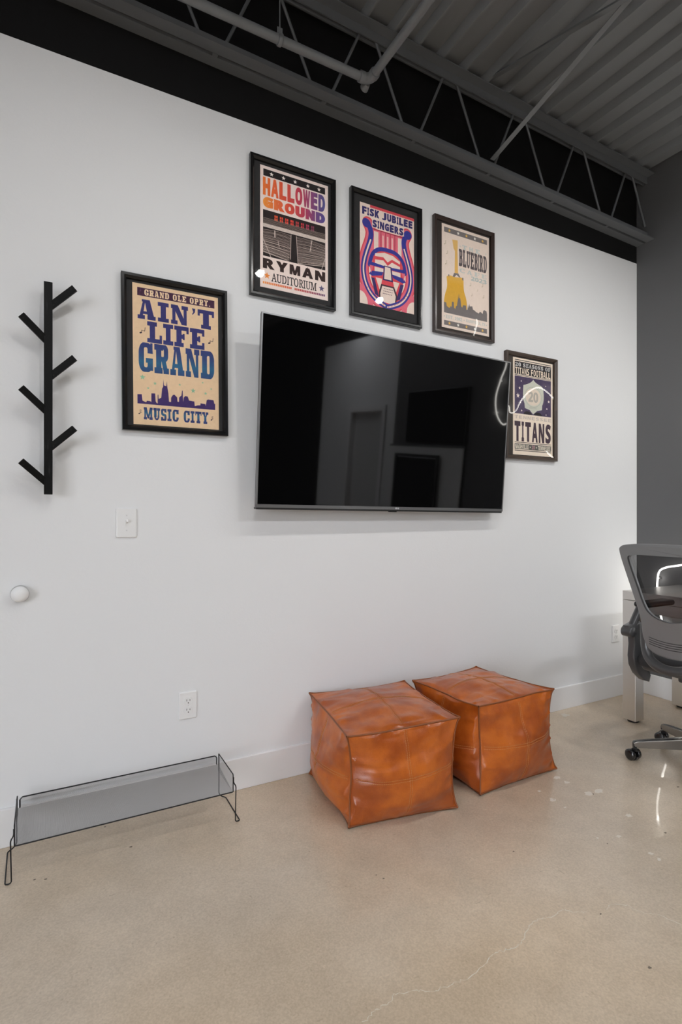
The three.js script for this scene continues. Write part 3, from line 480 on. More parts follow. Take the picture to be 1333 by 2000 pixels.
  x.fillStyle = '#aab0ac'; SERIF(x, 'EST. 1982', .08 * W, .873 * H, .34 * W, .034 * H, 2); SERIF(x, 'NASHVILLE, TN', .5 * W, .873 * H, .42 * W, .034 * H, 2); for (const a of [.052, .46, .945]) star(x, a * W, .89 * H, 12);
  return ink(c, x, 23, 9);
}
function printBadge() {
  const W = 760, H = 1260, [c, x] = sheetCanvas(W, H, '#d9cbbb'), dark = '#1a1416', P = (a, b) => [a * W, b * H];
  x.fillStyle = dark; x.fillRect(.04 * W, .018 * H, .92 * W, .007 * H); x.fillRect(.04 * W, .036 * H, .92 * W, .132 * H); x.fillRect(.04 * W, .176 * H, .92 * W, .005 * H);
  x.fillStyle = '#b9b6b4'; letters(x, '20 SEASONS OF', 'bold 100px serif', .055 * W, .046 * H, .89 * W, .042 * H, .18, 5);
  x.fillStyle = '#dccdbb'; letters(x, 'TITANS FOOTBALL', 'bold 100px sans-serif', .055 * W, .097 * H, .89 * W, .067 * H, .2, 0);
  x.fillStyle = '#3f3152'; x.fillRect(.04 * W, .187 * H, .918 * W, .388 * H);
  const R = rng(31); for (let i = 0; i < 1500; i++) { const r = 6 + 26 * R(); x.fillStyle = `rgba(${i % 2 ? '96,82,92' : '52,38,74'},.09)`; x.beginPath(); x.arc((.04 + .918 * R()) * W, (.187 + .388 * R()) * H, r, 0, 7); x.fill(); }
  x.fillStyle = '#d9cbbb'; x.fillRect(0, .575 * H, W, .03 * H); x.fillRect(.958 * W, .18 * H, .05 * W, .42 * H); x.fillRect(0, .18 * H, .04 * W, .42 * H); x.fillRect(0, .181 * H, W, .006 * H);
  x.fillStyle = '#ddd0c6'; for (const [a, b, r] of [[.2, .235, 15], [.16, .31, 22], [.12, .39, 36], [.18, .46, 15], [.21, .54, 17], [.82, .25, 12], [.9, .41, 24], [.85, .49, 17], [.83, .555, 14]]) star(x, a * W, b * H, r);
  x.fillStyle = '#1c151c'; for (const a of [.36, .62]) { x.beginPath(); x.ellipse(a * W, .575 * H, .1 * W, .035 * H, 0, Math.PI, 0); x.fill(); }
  // shield with the number 20
  x.fillStyle = '#b7b8ab'; x.beginPath(); x.moveTo(...P(.5, .2)); x.quadraticCurveTo(...P(.55, .235), ...P(.7, .255)); x.lineTo(...P(.756, .285)); x.bezierCurveTo(...P(.76, .32), ...P(.8, .4), ...P(.73, .46)); x.lineTo(...P(.72, .51)); x.lineTo(...P(.6, .525)); x.lineTo(...P(.495, .566)); x.lineTo(...P(.41, .525)); x.lineTo(...P(.29, .51)); x.lineTo(...P(.28, .46)); x.bezierCurveTo(...P(.22, .4), ...P(.25, .32), ...P(.252, .273)); x.quadraticCurveTo(...P(.45, .245), ...P(.5, .2)); x.fill();
  x.strokeStyle = '#9d9e94'; x.lineWidth = 6; x.beginPath(); x.ellipse(.5 * W, .385 * H, .21 * W, .105 * H, 0, 0, 7); x.stroke();
  x.fillStyle = '#cabdae'; x.beginPath(); x.ellipse(.5 * W, .385 * H, .19 * W, .09 * H, 0, 0, 7); x.fill(); x.fillStyle = '#a29c92'; SANS(x, '20', .375 * W, .33 * H, .25 * W, .11 * H, 4); x.fillStyle = '#a3a59a'; SANS(x, 'SEASONS', .4 * W, .49 * H, .19 * W, .02 * H, 1);
  x.fillStyle = '#b9aca2'; letters(x, 'TENNESSEE', 'bold 100px sans-serif', .04 * W, .594 * H, .92 * W, .033 * H, .25, 4);
  x.fillStyle = '#3b2a36'; letters(x, 'TITANS', 'bold 100px sans-serif', .037 * W, .652 * H, .918 * W, .207 * H, .2, 6);
  x.fillStyle = dark; x.fillRect(.04 * W, .868 * H, .92 * W, .006 * H); x.fillStyle = '#54524e'; x.fillRect(.04 * W, .885 * H, .92 * W, .058 * H); x.fillStyle = dark; x.fillRect(.04 * W, .952 * H, .92 * W, .007 * H);
  x.fillStyle = '#cfc4b4'; SANS(x, 'NASHVILLE', .055 * W, .891 * H, .33 * W, .046 * H, 2); SANS(x, 'TENNESSEE', .62 * W, .891 * H, .32 * W, .046 * H, 2); star(x, .425 * W, .914 * H, 15); star(x, .58 * W, .914 * H, 15); x.fillStyle = '#a77b80'; SANS(x, '20', .465 * W, .893 * H, .075 * W, .042 * H, 2);
  return ink(c, x, 29, 10);
}
// ------------------------------------------------------------------ framed posters
function railGeo(L, w, d) {                                         // mitred frame rail: along x, outer edge at y = 0, going inwards to y = -w
  const prof = [[0, 0], [0, d - .002], [.002, d], [w * .55, d], [w - .001, d - .008], [w, d - .010], [w, 0]], pos = [], idx = [];
  const n = prof.length;
  for (let i = 0; i < n; i++) { const [a, z] = prof[i], [b, zz] = prof[(i + 1) % n], k = pos.length / 3; pos.push(-L / 2 + a, -a, z, L / 2 - a, -a, z, L / 2 - b, -b, zz, -L / 2 + b, -b, zz); idx.push(k, k + 1, k + 2, k, k + 2, k + 3); }
  const g = new THREE.BufferGeometry(); g.setAttribute('position', new THREE.Float32BufferAttribute(pos, 3)); g.setIndex(idx);
  const h = g.toNonIndexed(); h.computeVertexNormals(); return metreUV(h, 1, 1);
}
function framed(label, cx, cy, roll, look, paper, print) {
  const W = .43, H = .629, w = .0205, d = .025, t = thing('framed_poster', label, 'poster', [cx, cy, .0005]);
  t.rotation.z = roll;
  for (const [L, a, px, py] of [[W, 0, 0, H / 2], [W, Math.PI, 0, -H / 2], [H, Math.PI / 2, -W / 2, 0], [H, -Math.PI / 2, W / 2, 0]]) obj('frame_rail', railGeo(L, w, d).applyMatrix4(new THREE.Matrix4().makeRotationZ(a).setPosition(px, py, 0)), look.frame, t);
  obj('backing_board', box(W - .03, H - .03, .006, 0, 0, .004), look.mat, t);
  const [x0, x1, y0, y1] = paper;
  obj('print', box(x1 - x0, y1 - y0, .0008, (x0 + x1) / 2 - cx, (y0 + y1) / 2 - cy, .0076), std('#ffffff', .75, { map: print }), t);
  obj('glass_pane', new THREE.PlaneGeometry(W - .036, H - .036).translate(0, 0, .0125), M.glass, t);
}
{
  const gloss = { frame: phys(rgb(.008, .008, .0085), .26, { specularIntensity: .5, clearcoat: .3, clearcoatRoughness: .12 }), mat: std(rgb(.022, .022, .023), .8) };
  const walnut = { frame: phys(rgb(1, 1, 1), .38, { map: tex(woodMap(44, 28, 22, 101), 3, 8), clearcoat: .3, clearcoatRoughness: .2 }), mat: std(rgb(.028, .018, .014), .7) };
  const oak = { frame: phys(rgb(1, 1, 1), .42, { map: tex(woodMap(66, 50, 38, 111), 3, 8), clearcoat: .25, clearcoatRoughness: .25 }), mat: std(rgb(.04, .03, .023), .7) };
  framed('black framed tan poster with big blue slab letters over a purple city skyline', .4805, 1.8685, .0085, gloss, [.309, .6585, 1.5805, 2.1515], printGrand());
  framed('black framed poster with orange to purple letters above a dark theatre interior', 1.0138, 2.5125, 0, gloss, [.8495, 1.193, 2.2435, 2.794], printHall());
  framed('black framed poster of a blue and pink lyre with a mask face', 1.5295, 2.5133, 0, gloss, [1.371, 1.7015, 2.2695, 2.7715], printLyre());
  framed('dark brown framed poster of a yellow guitar body above a grey skyline', 2.0432, 2.515, 0, walnut, [1.887, 2.2285, 2.2365, 2.800], printGuitar());
  framed('brown framed poster with a pale shield and tall purple letters, partly behind the television', 2.5688, 1.8632, 0, oak, [2.4185, 2.755, 1.5755, 2.1495], printBadge());
}

// ------------------------------------------------------------------ leather poufs
function pouf(label, bottom, top, seed) {
  const cx = bottom.reduce((a, p) => a + p[0], 0) / 4, cz = bottom.reduce((a, p) => a + p[1], 0) / 4;
  const t = thing('leather_pouf', label, 'pouf', [cx, 0, cz], 'two leather poufs by the wall');
  const C = [...bottom.map(([x, z]) => V(x - cx, .013, z - cz)), ...top.map(([x, y, z]) => V(x - cx, y, z - cz))];   // FL FR BR BL, low then high
  const mid = C.reduce((a, p) => a.add(p.clone().multiplyScalar(1 / 8)), V(0, 0, 0));
  const edge = (i, j, u) => {
    if (i > j) return edge(j, i, 1 - u);
    const a = C[i], b = C[j], p = a.clone().lerp(b, u), dir = b.clone().sub(a).normalize(), m = a.clone().add(b).multiplyScalar(.5), inw = mid.clone().sub(m); inw.addScaledVector(dir, -inw.dot(dir)); if (j < 4) inw.y = 0; inw.normalize();
    const k = Math.pow(4 * u * (1 - u), .6), up = i < 4 && j >= 4, q = i * 8 + j + seed * 101, sag = (up ? .03 : i >= 4 ? .012 : .024) + .006 * (hash(i, j, seed) - .5);
    p.addScaledVector(inw, sag * k + .007 * k * (vn(u * 5 + q, .5, 4096, 3) - .5));
    if (j < 4) p.y -= .007 * k; else p.addScaledVector(dir.clone().cross(inw), .012 * k * (vn(u * 4 + q, 7.5, 4096, 5) - .5));
    return p;
  };
  const faces = [['side', 0, 1, 5, 4], ['side', 1, 2, 6, 5], ['side', 2, 3, 7, 6], ['side', 3, 0, 4, 7], ['top', 4, 5, 6, 7], ['base', 3, 2, 1, 0]];
  const surface = (f, fi) => {
    const [kind, a, b, c, d] = f, n = C[b].clone().sub(C[a]).cross(C[d].clone().sub(C[a])).normalize(), q = seed * 31 + fi * 7;
    const amp = kind === 'side' ? .088 : kind === 'top' ? .046 : .02;
    return (s, v, lift = 0) => {
      const u = (s + 1) / 2, w = (v + 1) / 2;
      const p = edge(a, b, u).multiplyScalar(1 - w).addScaledVector(edge(d, c, u), w).addScaledVector(edge(a, d, w), 1 - u).addScaledVector(edge(b, c, w), u);
      p.addScaledVector(C[a], -(1 - u) * (1 - w)).addScaledVector(C[b], -u * (1 - w)).addScaledVector(C[c], -u * w).addScaledVector(C[d], -(1 - u) * w);
      const es = 1 - Math.abs(s), ev = 1 - Math.abs(v), m = Math.max(0, (1 - s * s) * (1 - v * v)), body = .5 * Math.pow(m, .5) + .5 * m;
      const sagging = kind === 'side' ? 1 - .36 * v : 1;
      let h = amp * body * sagging;
      const gath = (e, along, k) => Math.exp(-e / .2) * smooth(0, .07, e) * smooth(1.0, .75, Math.abs(along)) * (Math.pow(1 - Math.abs(2 * vn(along * 3.3 + q + k * 13 + e * .8, e * .9 + k, 4096, 61) - 1), 2.2) - .3);
      if (kind !== 'base') {
        h += .02 * gath(es, v, s > 0 ? 1 : 2) + .014 * gath(ev, s, v > 0 ? 3 : 4);
        h += .019 * Math.pow(m, .4) * (fbm(s * 1.7 + q, v * 1.9 + 5, 4096, 3, 67) - .5);
        h += .008 * Math.pow(m, .5) * (Math.abs(vn(s * 2.2 + q * 3 + .7 * v, v * 5.2 + 2, 4096, 69) - .5) * 2 - .5);
        const seam = (x) => -.0016 * Math.exp(-((x / .022) ** 2)) + .0012 * Math.exp(-(((Math.abs(x) - .05) / .035) ** 2));
        h += Math.min(1, m * 3) * (seam(s) + seam(v));
      }
      p.addScaledVector(n, h + lift);
      if (p.y < .0008) p.y = .0008;
      return p;
    };
  };
  const N = 34, grade = (x) => Math.sin(x * Math.PI / 2);            // finer towards the welted edges
  faces.forEach((f, fi) => {
    const S = surface(f, fi), L = C[f[1]].distanceTo(C[f[2]]) / 2, Hh = C[f[1]].distanceTo(C[f[4]]) / 2;
    const quads = f[0] === 'base' ? [[-1, 1, -1, 1]] : [[-1, 0, -1, 0], [0, 1, -1, 0], [-1, 0, 0, 1], [0, 1, 0, 1]];
    for (const [s0, s1, v0, v1] of quads) {
      const pos = [], uv = [], idx = [];
      for (let j = 0; j <= N; j++) for (let i = 0; i <= N; i++) {
        const s = grade(mix(s0, s1, i / N)), v = grade(mix(v0, v1, j / N)), p = S(s, v);
        pos.push(p.x, p.y, p.z); uv.push(s * L + fi * .37 + seed * .21, v * Hh + fi * .23);
        if (i && j) { const k = j * (N + 1) + i; idx.push(k - N - 2, k - N - 1, k, k - N - 2, k, k - 1); }
      }
      const g = new THREE.BufferGeometry(); g.setAttribute('position', new THREE.Float32BufferAttribute(pos, 3)); g.setAttribute('uv', new THREE.Float32BufferAttribute(uv, 2)); g.setIndex(idx); g.computeVertexNormals();
      obj(f[0] === 'base' ? 'base_panel' : 'leather_panel', g, M.leather, t);
    }
    if (f[0] === 'base') return;
    for (const across of [0, 1]) for (const off of [-.026, .026]) {     // twin rows of stitches along both seams of the face
      const dashes = [], len = across ? L * 2 : Hh * 2, n = Math.round(len / .0085);
      for (let k = 1; k < n; k++) {
        const a = -1 + 2 * k / n - .74 / n, b = -1 + 2 * k / n + .74 / n;
        if (Math.abs(a) > .97 || Math.abs(b) > .97) continue;
        const P = across ? [S(a, off, .0006), S(b, off, .0006)] : [S(off * .75, a, .0006), S(off * .75, b, .0006)];
        dashes.push(bar(P[0], P[1], .00095, 4));
      }
      obj('stitching', dashes, M.thread, t).userData.kind = 'stuff';
    }
  });
  for (const [i, j] of [[0, 1], [1, 2], [2, 3], [0, 3], [4, 5], [5, 6], [6, 7], [4, 7], [0, 4], [1, 5], [2, 6], [3, 7]]) {
    const pts = []; for (let k = 0; k <= 24; k++) { const p = edge(i, j, k / 24), o = p.clone().sub(mid).normalize(); p.addScaledVector(o, .0022); if (p.y < .0045) p.y = .0045; pts.push(p); }
    obj('piping', tube(pts, .0036, 48, 7), M.piping, t);
  }
}
pouf('tan leather cube pouf in front, nearer the middle of the wall', [[1.023, .514], [1.487, .6], [1.545, .112], [1.078, .045]], [[1.0157, .36, .5124], [1.507, .375, .592], [1.583, .382, .088], [1.085, .38, .03]], 1);
pouf('tan leather cube pouf behind the other one, nearer the desk and office chair', [[1.642, .569], [2.13, .558], [2.12, .09], [1.655, .1]], [[1.6445, .385, .555], [2.1286, .385, .543], [2.055, .392, .092], [1.612, .388, .121]], 2);

// ------------------------------------------------------------------ desk, office chair
{
  const steel = phys(rgb(.72, .69, .65), .3, { metalness: .95, roughnessMap: null, bumpMap: tex(brush, 3, 3), bumpScale: .0002 });
  const t = thing('desk', 'brushed steel desk with square legs standing along the grey wall', 'desk', [3.305, 0, .98]);
  const at = (x0, x1, y0, y1, z0, z1, r = .003) => metreUV(rspan(x0 - 3.305, x1 - 3.305, y0, y1, z0 - .98, z1 - .98, r));
  obj('desk_top', at(3.012, 3.596, .718, .77, .2985, 1.66), steel, t);
  obj('frame_rail', at(3.016, 3.05, .655, .716, .39, 1.57), steel, t); obj('frame_rail', at(3.56, 3.592, .655, .716, .39, 1.57), steel, t);
  for (const [x, z] of [[3.012, .2985], [3.512, .2985], [3.012, 1.58], [3.512, 1.58]]) {
    obj('leg', at(x, x + .08, .012, .7165, z, z + .081, .004), steel, t);
    obj('foot', cyl(.034, .03, .0125, 20).translate(x + .04 - 3.305, .00625, z + .0405 - .98), M.blackPlastic, t);
  }
}
{
  const t = thing('office_chair', 'black office chair with a see-through mesh back at the right edge', 'office chair', [2.78, 0, .874]);
  const grey = phys(rgb(.2, .2, .203), .4, { clearcoat: .25, clearcoatRoughness: .2 }), dark = phys(rgb(.055, .055, .057), .34, { clearcoat: .3, clearcoatRoughness: .2 });
  // the back stands in a y-z outline that leans and curves: x as a function of height and side
  const bx = (y, z) => -.265 - .1 * (y - .72) + .35 * (y - .6) * 0 + .55 * z * z * 0 - .0 + .5 * z * z * -.0 + .015 * Math.cos(z * 5) - .015;
  const at = (z, y, dx = 0) => V(bx(y, z) + dx, y, z);
  const half = [[0, 1.079], [.08, 1.079], [.16, 1.075], [.205, 1.067], [.221, 1.053], [.22, 1.03], [.194, .93], [.168, .84], [.147, .765], [.137, .715], [.133, .66]];
  const inner = [[0, 1.03], [.08, 1.031], [.15, 1.029], [.182, 1.021], [.187, 1.006], [.175, .955], [.15, .87], [.127, .795], [.108, .757], [.078, .732], [.04, .718], [0, .713]];
  const outline = (h, closeTo) => { const L = h.slice().reverse().map(([z, y]) => [-z, y]); return [...L, ...h.slice(1)]; };
  const curveShape = (pts) => new THREE.SplineCurve(pts.map(([z, y]) => new THREE.Vector2(z, y)));
  // frame ring with the lower shell, cut as a shape and bent
  const low = [[.128, .62], [.112, .585], [.08, .562], [.04, .553], [0, .55]];
  const ringOuter = [...half, ...low], full = [...ringOuter, ...ringOuter.slice(1, -1).reverse().map(([z, y]) => [-z, y])], fin = [...inner, ...inner.slice(1, -1).reverse().map(([z, y]) => [-z, y])];
  const closed = (pts, n) => { const c = new THREE.CatmullRomCurve3(pts.map(([z, y]) => V(z, y, 0)), true, 'centripetal'); return c.getPoints(n).slice(0, -1).map((p) => new THREE.Vector2(p.x, p.y)); };
  const sh = new THREE.Shape(closed(full, 150)); sh.holes.push(new THREE.Path(closed(fin, 130)));
  const bend = (g, dx = 0, k = 1) => { const p = g.attributes.position; for (let i = 0; i < p.count; i++) { const z = p.getX(i), y = p.getY(i), d = p.getZ(i); p.setXYZ(i, bx(y, z) + dx + d, y, -z); } g.computeVertexNormals(); return g; };
  const rotFix = (g) => g;
  obj('back_frame', toCreasedNormals(bend(new THREE.ExtrudeGeometry(sh, { depth: .014, bevelEnabled: true, bevelSize: .006, bevelOffset: -.006, bevelThickness: .006, bevelSegments: 3 }), -.01), .6), grey, t);
  const film = new THREE.Shape(closed(fin.map(([z, y]) => [z * 1.02, (y - .87) * 1.02 + .87]), 90));
  const fg = new THREE.ShapeGeometry(film, 8);
  { // finely divided sheet so that it curves with the back
    const pos = [], idx = [], NY = 24, NZ = 16, lim = (y) => { let best = 0; for (let i = 0; i < inner.length - 1; i++) { const [z0, y0] = inner[i], [z1, y1] = inner[i + 1]; if ((y - y0) * (y - y1) <= 0 && y0 !== y1) best = Math.max(best, mix(z0, z1, (y - y0) / (y1 - y0))); } return best + .003; };
    for (let j = 0; j <= NY; j++) for (let i = 0; i <= NZ; i++) { const y = mix(.714, 1.0295, j / NY), z = lim(y) * (2 * i / NZ - 1), p = at(z, y, .012); pos.push(p.x, p.y, p.z); if (i && j) { const k = j * (NZ + 1) + i; idx.push(k - NZ - 2, k, k - NZ - 1, k - NZ - 2, k - 1, k); } }
    const g = new THREE.BufferGeometry(); g.setAttribute('position', new THREE.Float32BufferAttribute(pos, 3)); g.setIndex(idx); g.computeVertexNormals();
    obj('mesh_back', g, phys(rgb(.21, .21, .215), .04, { transmission: 1, thickness: 0, ior: 1.45, side: THREE.DoubleSide }), t, 'grey see-through mesh');
  }
  obj('mesh_rim', tube(closed(fin, 60).map((p) => V(bx(p.y, p.x) - .004, p.y, p.x)), .005, 160, 8, true), M.slot, t);
  for (const z of [-.058, .012, -.2 + .27]) obj('screw', cyl(.0035, .0035, .004, 12).rotateZ(Math.PI / 2).translate(bx(1.057, z) - .0175, 1.0575, z), M.slot, t);
  for (let k = 0; k < 4; k++) { const pts = []; for (let i = 0; i <= 14; i++) { const z = mix(-.1, .1, i / 14), y = .64 - k * .0105 - .035 + .4 * z * z * 3.2; pts.push(V(bx(y, z) - .0185, y + .02, z)); } obj('lumbar_groove', tube(pts, .002, 30, 6), M.slot, t); }
  // seat
  const seat = new THREE.Shape(); seat.absellipse(0, 0, .235, .24, 0, 7); 
  obj('seat_cushion', rbox(.44, .075, .47, .036, .05, .487, 0, 5), std(rgb(.03, .03, .032), .85), t);
  obj('seat_shell', rbox(.42, .05, .44, .024, .05, .463, 0, 4), dark, t);
  { // rear bow that carries the back
    const pts = [[-.252, -.132, .70], [-.252, -.131, .64], [-.254, -.126, .585], [-.262, -.108, .54], [-.278, -.06, .512], [-.284, 0, .503], [-.278, .06, .512], [-.262, .108, .54], [-.254, .126, .585], [-.252, .131, .64], [-.252, .132, .70]].map(([x, z, y]) => V(x + .0, y, z));
    const g = tube(pts, .023, 80, 14); obj('back_support', g, dark, t);
  }
  for (const s of [-1, 1]) {                                         // flip-up arms
    const z = s * .262, up = new THREE.Shape();
    [[-.04, .36], [-.075, .372], [-.125, .41], [-.155, .455], [-.162, .5], [-.155, .56], [-.16, .6], [-.2, .622], [-.2, .652], [-.15, .664], [-.09, .66], [-.07, .62], [-.068, .5], [-.055, .43], [-.03, .385]].forEach(([x, y], i) => i ? up.lineTo(x, y) : up.moveTo(x, y));
    obj('arm_post', toCreasedNormals(new THREE.ExtrudeGeometry(up, { depth: .026, bevelEnabled: true, bevelSize: .006, bevelThickness: .006, bevelSegments: 3 }).translate(0, 0, z - .013), .7), dark, t);
    obj('arm_pivot', new THREE.LatheGeometry([[0, -.03], [.02, -.03], [.026, -.026], [.027, .02], [.022, .028], [0, .03]].map(([r, y]) => new THREE.Vector2(r, y)), 28).rotateX(Math.PI / 2).translate(-.183, .625, z - .0 * s), dark, t);
    obj('arm_link', bar(V(-.175, .635, z - s * .004), V(-.1, .735, z - s * .004), .019, 14), dark, t);
    obj('arm_pad', rbox(.25, .028, .075, .012, .035, .752, z, 4), M.blackPlastic, t);
  }
  // base
  obj('mechanism', rbox(.2, .05, .16, .012, .02, .425, 0, 3), dark, t);
  obj('gas_lift', [cyl(.0145, .0145, .2, 20).translate(0, .33, 0), cyl(.026, .028, .17, 20).translate(0, .2, 0)], M.blackPlastic, t);
  obj('hub', new THREE.LatheGeometry([[0, .08], [.042, .08], [.046, .1], [.044, .135], [.034, .145], [0, .145]].map(([r, y]) => new THREE.Vector2(r, y)), 28), dark, t);
  const metal = phys(rgb(.27, .25, .23), .3, { metalness: .7 });
  for (let k = 0; k < 5; k++) {
    const a = -2.373 + k * 1.2566, L = .3, dir = V(Math.cos(a), 0, Math.sin(a));
    const side = new THREE.Shape(); side.moveTo(.03, .088); side.lineTo(L - .015, .07); side.lineTo(L, .075); side.lineTo(L + .004, .088); side.lineTo(L - .008, .0945); side.lineTo(.03, .138);
    const g = new THREE.ExtrudeGeometry(side, { depth: .034, bevelEnabled: true, bevelSize: .003, bevelThickness: .003, bevelSegments: 2 }).translate(0, 0, -.017);
    { const p = g.attributes.position; for (let i = 0; i < p.count; i++) p.setZ(i, p.getZ(i) * (1.25 - .55 * p.getX(i) / L)); g.computeVertexNormals(); }
    const turn = (gg) => gg.rotateY(-a);
    const leg = obj('base_leg', turn(g), metal, t);
    obj('leg_cap', turn(tube([V(.04, .1375, 0), V(L - .012, .0965, 0), V(L + .004, .0905, 0), V(L + .007, .08, 0), V(L + .006, .064, 0)], .0042, 40, 8).applyMatrix4(new THREE.Matrix4().makeScale(1, 1, 3.2))), M.blackGloss, leg);
    // twin-wheel caster
    const ca = a + [.9, -.6, 2.2, 1.3, -2][k], R = .027, c = V(dir.x * (L - .004), 0, dir.z * (L - .004)), place = (gg) => gg.rotateY(-ca).translate(c.x, 0, c.z), off = .014;
    const cast = obj('caster', place(mergeGeometries([clean(cyl(.006, .006, .03, 12).translate(0, .062, 0)), clean(new THREE.CylinderGeometry(.03, .03, .02, 24, 1, false, -1.4, 2.9).rotateX(Math.PI / 2).translate(off, R + .001, 0)), clean(rbox(.026, .014, .02, .004, .002, .053, 0))])), M.blackPlastic, t);
    for (const s of [-1, 1]) obj('wheel', place(new THREE.LatheGeometry([[0, -.0095], [.02, -.0095], [R - .003, -.009], [R, -.006], [R, .006], [R - .003, .009], [.02, .0125], [.012, .0145], [0, .015]].map(([r, y]) => new THREE.Vector2(r, y)), 28).rotateX(s * Math.PI / 2).translate(off, R, s * .0195)), M.blackGloss, cast);
  }
}

// ------------------------------------------------------------------ what lights the room and what the glass mirrors
{ // flexible neon line squiggling over the grey wall: only its low end is in the frame, the rest shows in the glass and the floor
  const t = thing('neon_light', 'white flexible neon light line curling over the grey wall behind the chair', 'neon light', [XR - .03, 0, 0]);
  const lines = [
    [[.235, .36], [.224, .402], [.187, .552], [.163, .70], [.165, .79], [.178, .848], [.215, .872], [.312, .896], [.46, .93], [.62, 1.03], [.75, 1.19]],
    [[.775, 1.742], [.738, 1.706], [.697, 1.68], [.6, 1.655], [.5, 1.70], [.455, 1.82], [.49, 1.97], [.6, 2.08], [.697, 2.152], [.758, 2.214], [.84, 2.273], [.9, 2.281], [.965, 2.26], [1.05, 2.198], [1.095, 2.136], [1.135, 2.118], [1.167, 2.124], [1.187, 2.19], [1.235, 2.2], [1.27, 2.08], [1.33, 1.9], [1.411, 1.84], [1.5, 1.92], [1.54, 2.08], [1.5, 2.24], [1.455, 2.36], [1.48, 2.56], [1.58, 2.76], [1.636, 2.9], [1.608, 2.975], [1.584, 3.04], [1.6, 3.1], [1.63, 3.16]],
  ];
  const glow = new THREE.MeshStandardMaterial({ color: rgb(.9, .9, .9), emissive: rgb(1, .97, .9), emissiveIntensity: 11, roughness: .5 });
  for (const L of lines) {
    const c = new THREE.CatmullRomCurve3(L.map(([z, y]) => V(0, y, z)), false, 'centripetal'), n = Math.ceil(c.getLength() / .3);
    for (let k = 0; k < n; k++) {
      const pts = []; for (let i = 0; i <= 10; i++) pts.push(c.getPointAt((k + i / 10) / n));
      const seg = obj('glowing_tube', tube(pts, .0062, 20, 8), glow, t);
      const p = new THREE.PointLight(rgb(1, .97, .9), .02, 0, 2); p.position.copy(c.getPointAt((k + .5) / n)); p.shadow.radius = .2; p.castShadow = k % 3 === 1; t.add(p);
      const q = c.getPointAt((k + .5) / n); obj('clip', rbox(.02, .009, .009, .002, .0195, q.y, q.z), M.plateWhite, t);
    }
  }
}
{ // row of spot lamps hung under the second joist
  const y = 3.03, z = 1.53;
  const lens = new THREE.MeshStandardMaterial({ color: rgb(.9, .9, .9), emissive: rgb(1, .96, .9), emissiveIntensity: 30, roughness: .4 });
  [.36, 1.4, 2.45, 2.97].forEach((x, i) => {
    const t = thing('ceiling_lamp', ['first', 'second', 'third', 'fourth'][i] + ' black spot lamp from the storefront under the second joist', 'lamp', [x, y, z]);
    obj('lamp_shade', new THREE.LatheGeometry([[.02, .0], [.05, .0], [.055, -.002], [.056, .0], [.056, .04], [.05, .07], [.02, .085], [.0, .086]].map(([r, h]) => new THREE.Vector2(r, h)), 32).rotateX(.55), M.blackPlastic, t);
    obj('lens', cyl(.049, .049, .004, 32).translate(0, .003, 0).rotateX(.55), lens, t);
    obj('stem', bar(V(0, .06, .03), V(0, .12, .03), .006, 10), M.blackPlastic, t); obj('stem', bar(V(0, .12, .03), V(0, deckY(x) - y, .03), .006, 10), M.blackPlastic, t);
    const s = new THREE.SpotLight(rgb(1, .985, .955), LAMP, 0, 1.25, .6, 2); s.position.set(0, -.004, -.002); s.target.position.set(0, -2, -1.3); s.shadow.radius = 1.6; s.shadow.mapSize.set(1024, 1024); s.castShadow = true; t.add(s, s.target);
  });
}
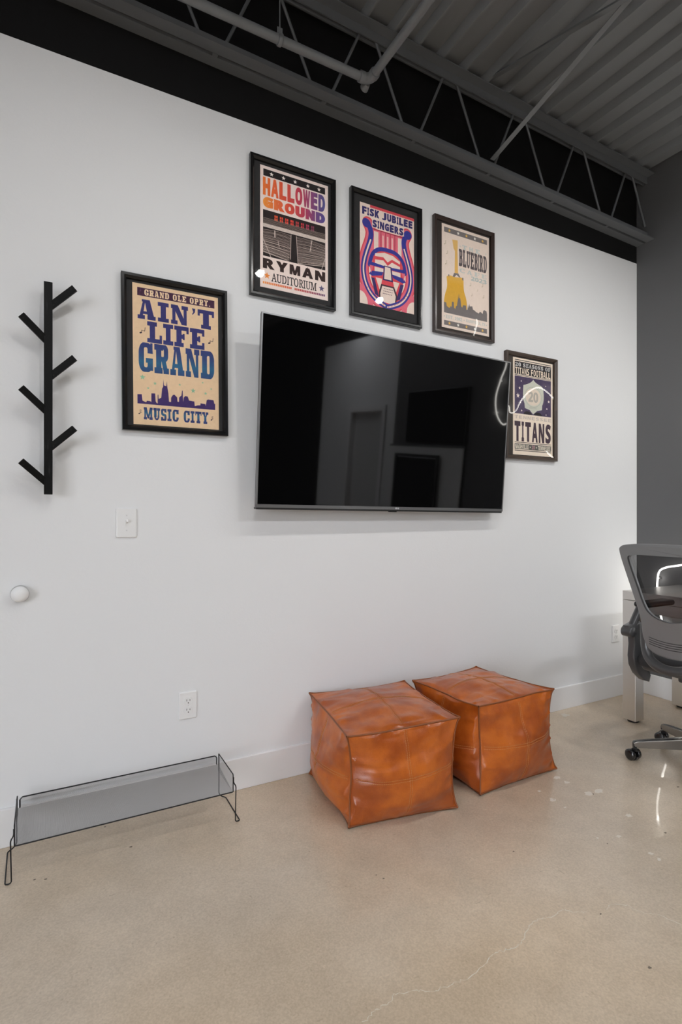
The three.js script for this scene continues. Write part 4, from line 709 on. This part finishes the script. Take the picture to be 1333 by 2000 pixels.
{ // two linear ceiling lights further back over the room, behind the camera
  [-.42, 2.72].forEach((x, i) => {
    const t = thing('ceiling_light', ['long', 'second long'][i] + ' white linear ceiling light hung behind the camera, ' + ['nearer the storefront', 'nearer the grey wall'][i], 'light', [x, 3.3, 3.9]);
    obj('housing', rbox(1.5, .06, .2, .01, 0, .035, 0), M.plateWhite, t);
    obj('diffuser_lens', box(1.46, .006, .17, 0, .003, 0), new THREE.MeshStandardMaterial({ color: rgb(.9, .9, .9), emissive: rgb(1, .98, .95), emissiveIntensity: 4, roughness: .6 }), t);
    for (const s of [-1, 1]) obj('hanger_wire', bar(V(s * .6, .06, 0), V(s * .6, deckY(x + s * .6) - 3.3, 0), .0015, 6), M.pipe, t);
    const a = new THREE.RectAreaLight(rgb(.96, .985, 1.02), LINEAR, 1.46, .17); a.position.set(0, -.004, 0); a.rotation.x = -Math.PI / 2; t.add(a);
  });
}
{ // further along the grey wall: a dark screen and a framed picture that the television mirrors
  const t = thing('wall_screen', 'dark screen on the grey wall above the far end of the desk', 'screen', [XR, 1.93, 2.36]);
  obj('screen_panel', box(.004, .53, .93, -.045, 0, 0), phys(rgb(.004, .004, .004), .1), t);
  obj('screen_shell', rbox(.04, .55, .95, .006, -.022, 0, 0), M.blackPlastic, t);
}
{
  const t = thing('white_board', 'white board standing against the grey wall under the dark screen', 'board', [XR - .03, .785, 2.5]);
  obj('board_panel', rbox(.014, .84, 1.22, .003, 0, .42, 0), M.plateWhite, t); obj('board_rim', [box(.02, .02, 1.24, -.001, .84, 0), box(.02, .02, 1.24, -.001, .005, 0)], M.pipe, t);
  const p = thing('picture_frame', 'black framed dark picture leaning on the white board', 'picture', [XR - .07, .785, 2.58]);
  obj('picture', rbox(.012, .7, .7, .002, 0, .36, 0), phys(rgb(.008, .008, .008), .12), p); obj('frame_rail', [box(.022, .03, .75, 0, .735, 0), box(.022, .03, .75, 0, .015, 0), box(.022, .69, .03, 0, .375, -.36), box(.022, .69, .03, 0, .375, .36)], M.blackPlastic, p);
  const d = thing('cabinet', 'low grey cabinet along the grey wall beyond the desk', 'cabinet', [XR - .2, 0, 2.5]);
  obj('cabinet_body', rspan(-.18, .18, .04, .76, -.62, .62, .004), M.wallGrey, d); obj('cabinet_top', rspan(-.195, .19, .76, .784, -.635, .635, .004), M.blackPlastic, d); obj('plinth', span(-.16, .16, 0, .04, -.6, .6), M.blackPlastic, d);
  for (const s of [-1, 1]) { const f = obj('door', rspan(-.196, -.182, .06, .745, s > 0 ? .006 : -.612, s > 0 ? .612 : -.006, .003), M.wallGrey, d); obj('handle', bar(V(-.21, .35, s * .05), V(-.21, .5, s * .05), .005, 8), M.pipe, f); }
}
scene.traverse((o) => { if (o.isMesh) { o.castShadow = !/glowing_tube|lens|pane|mesh_back/.test(o.name); o.receiveShadow = true; } });
renderer.render(scene, camera);
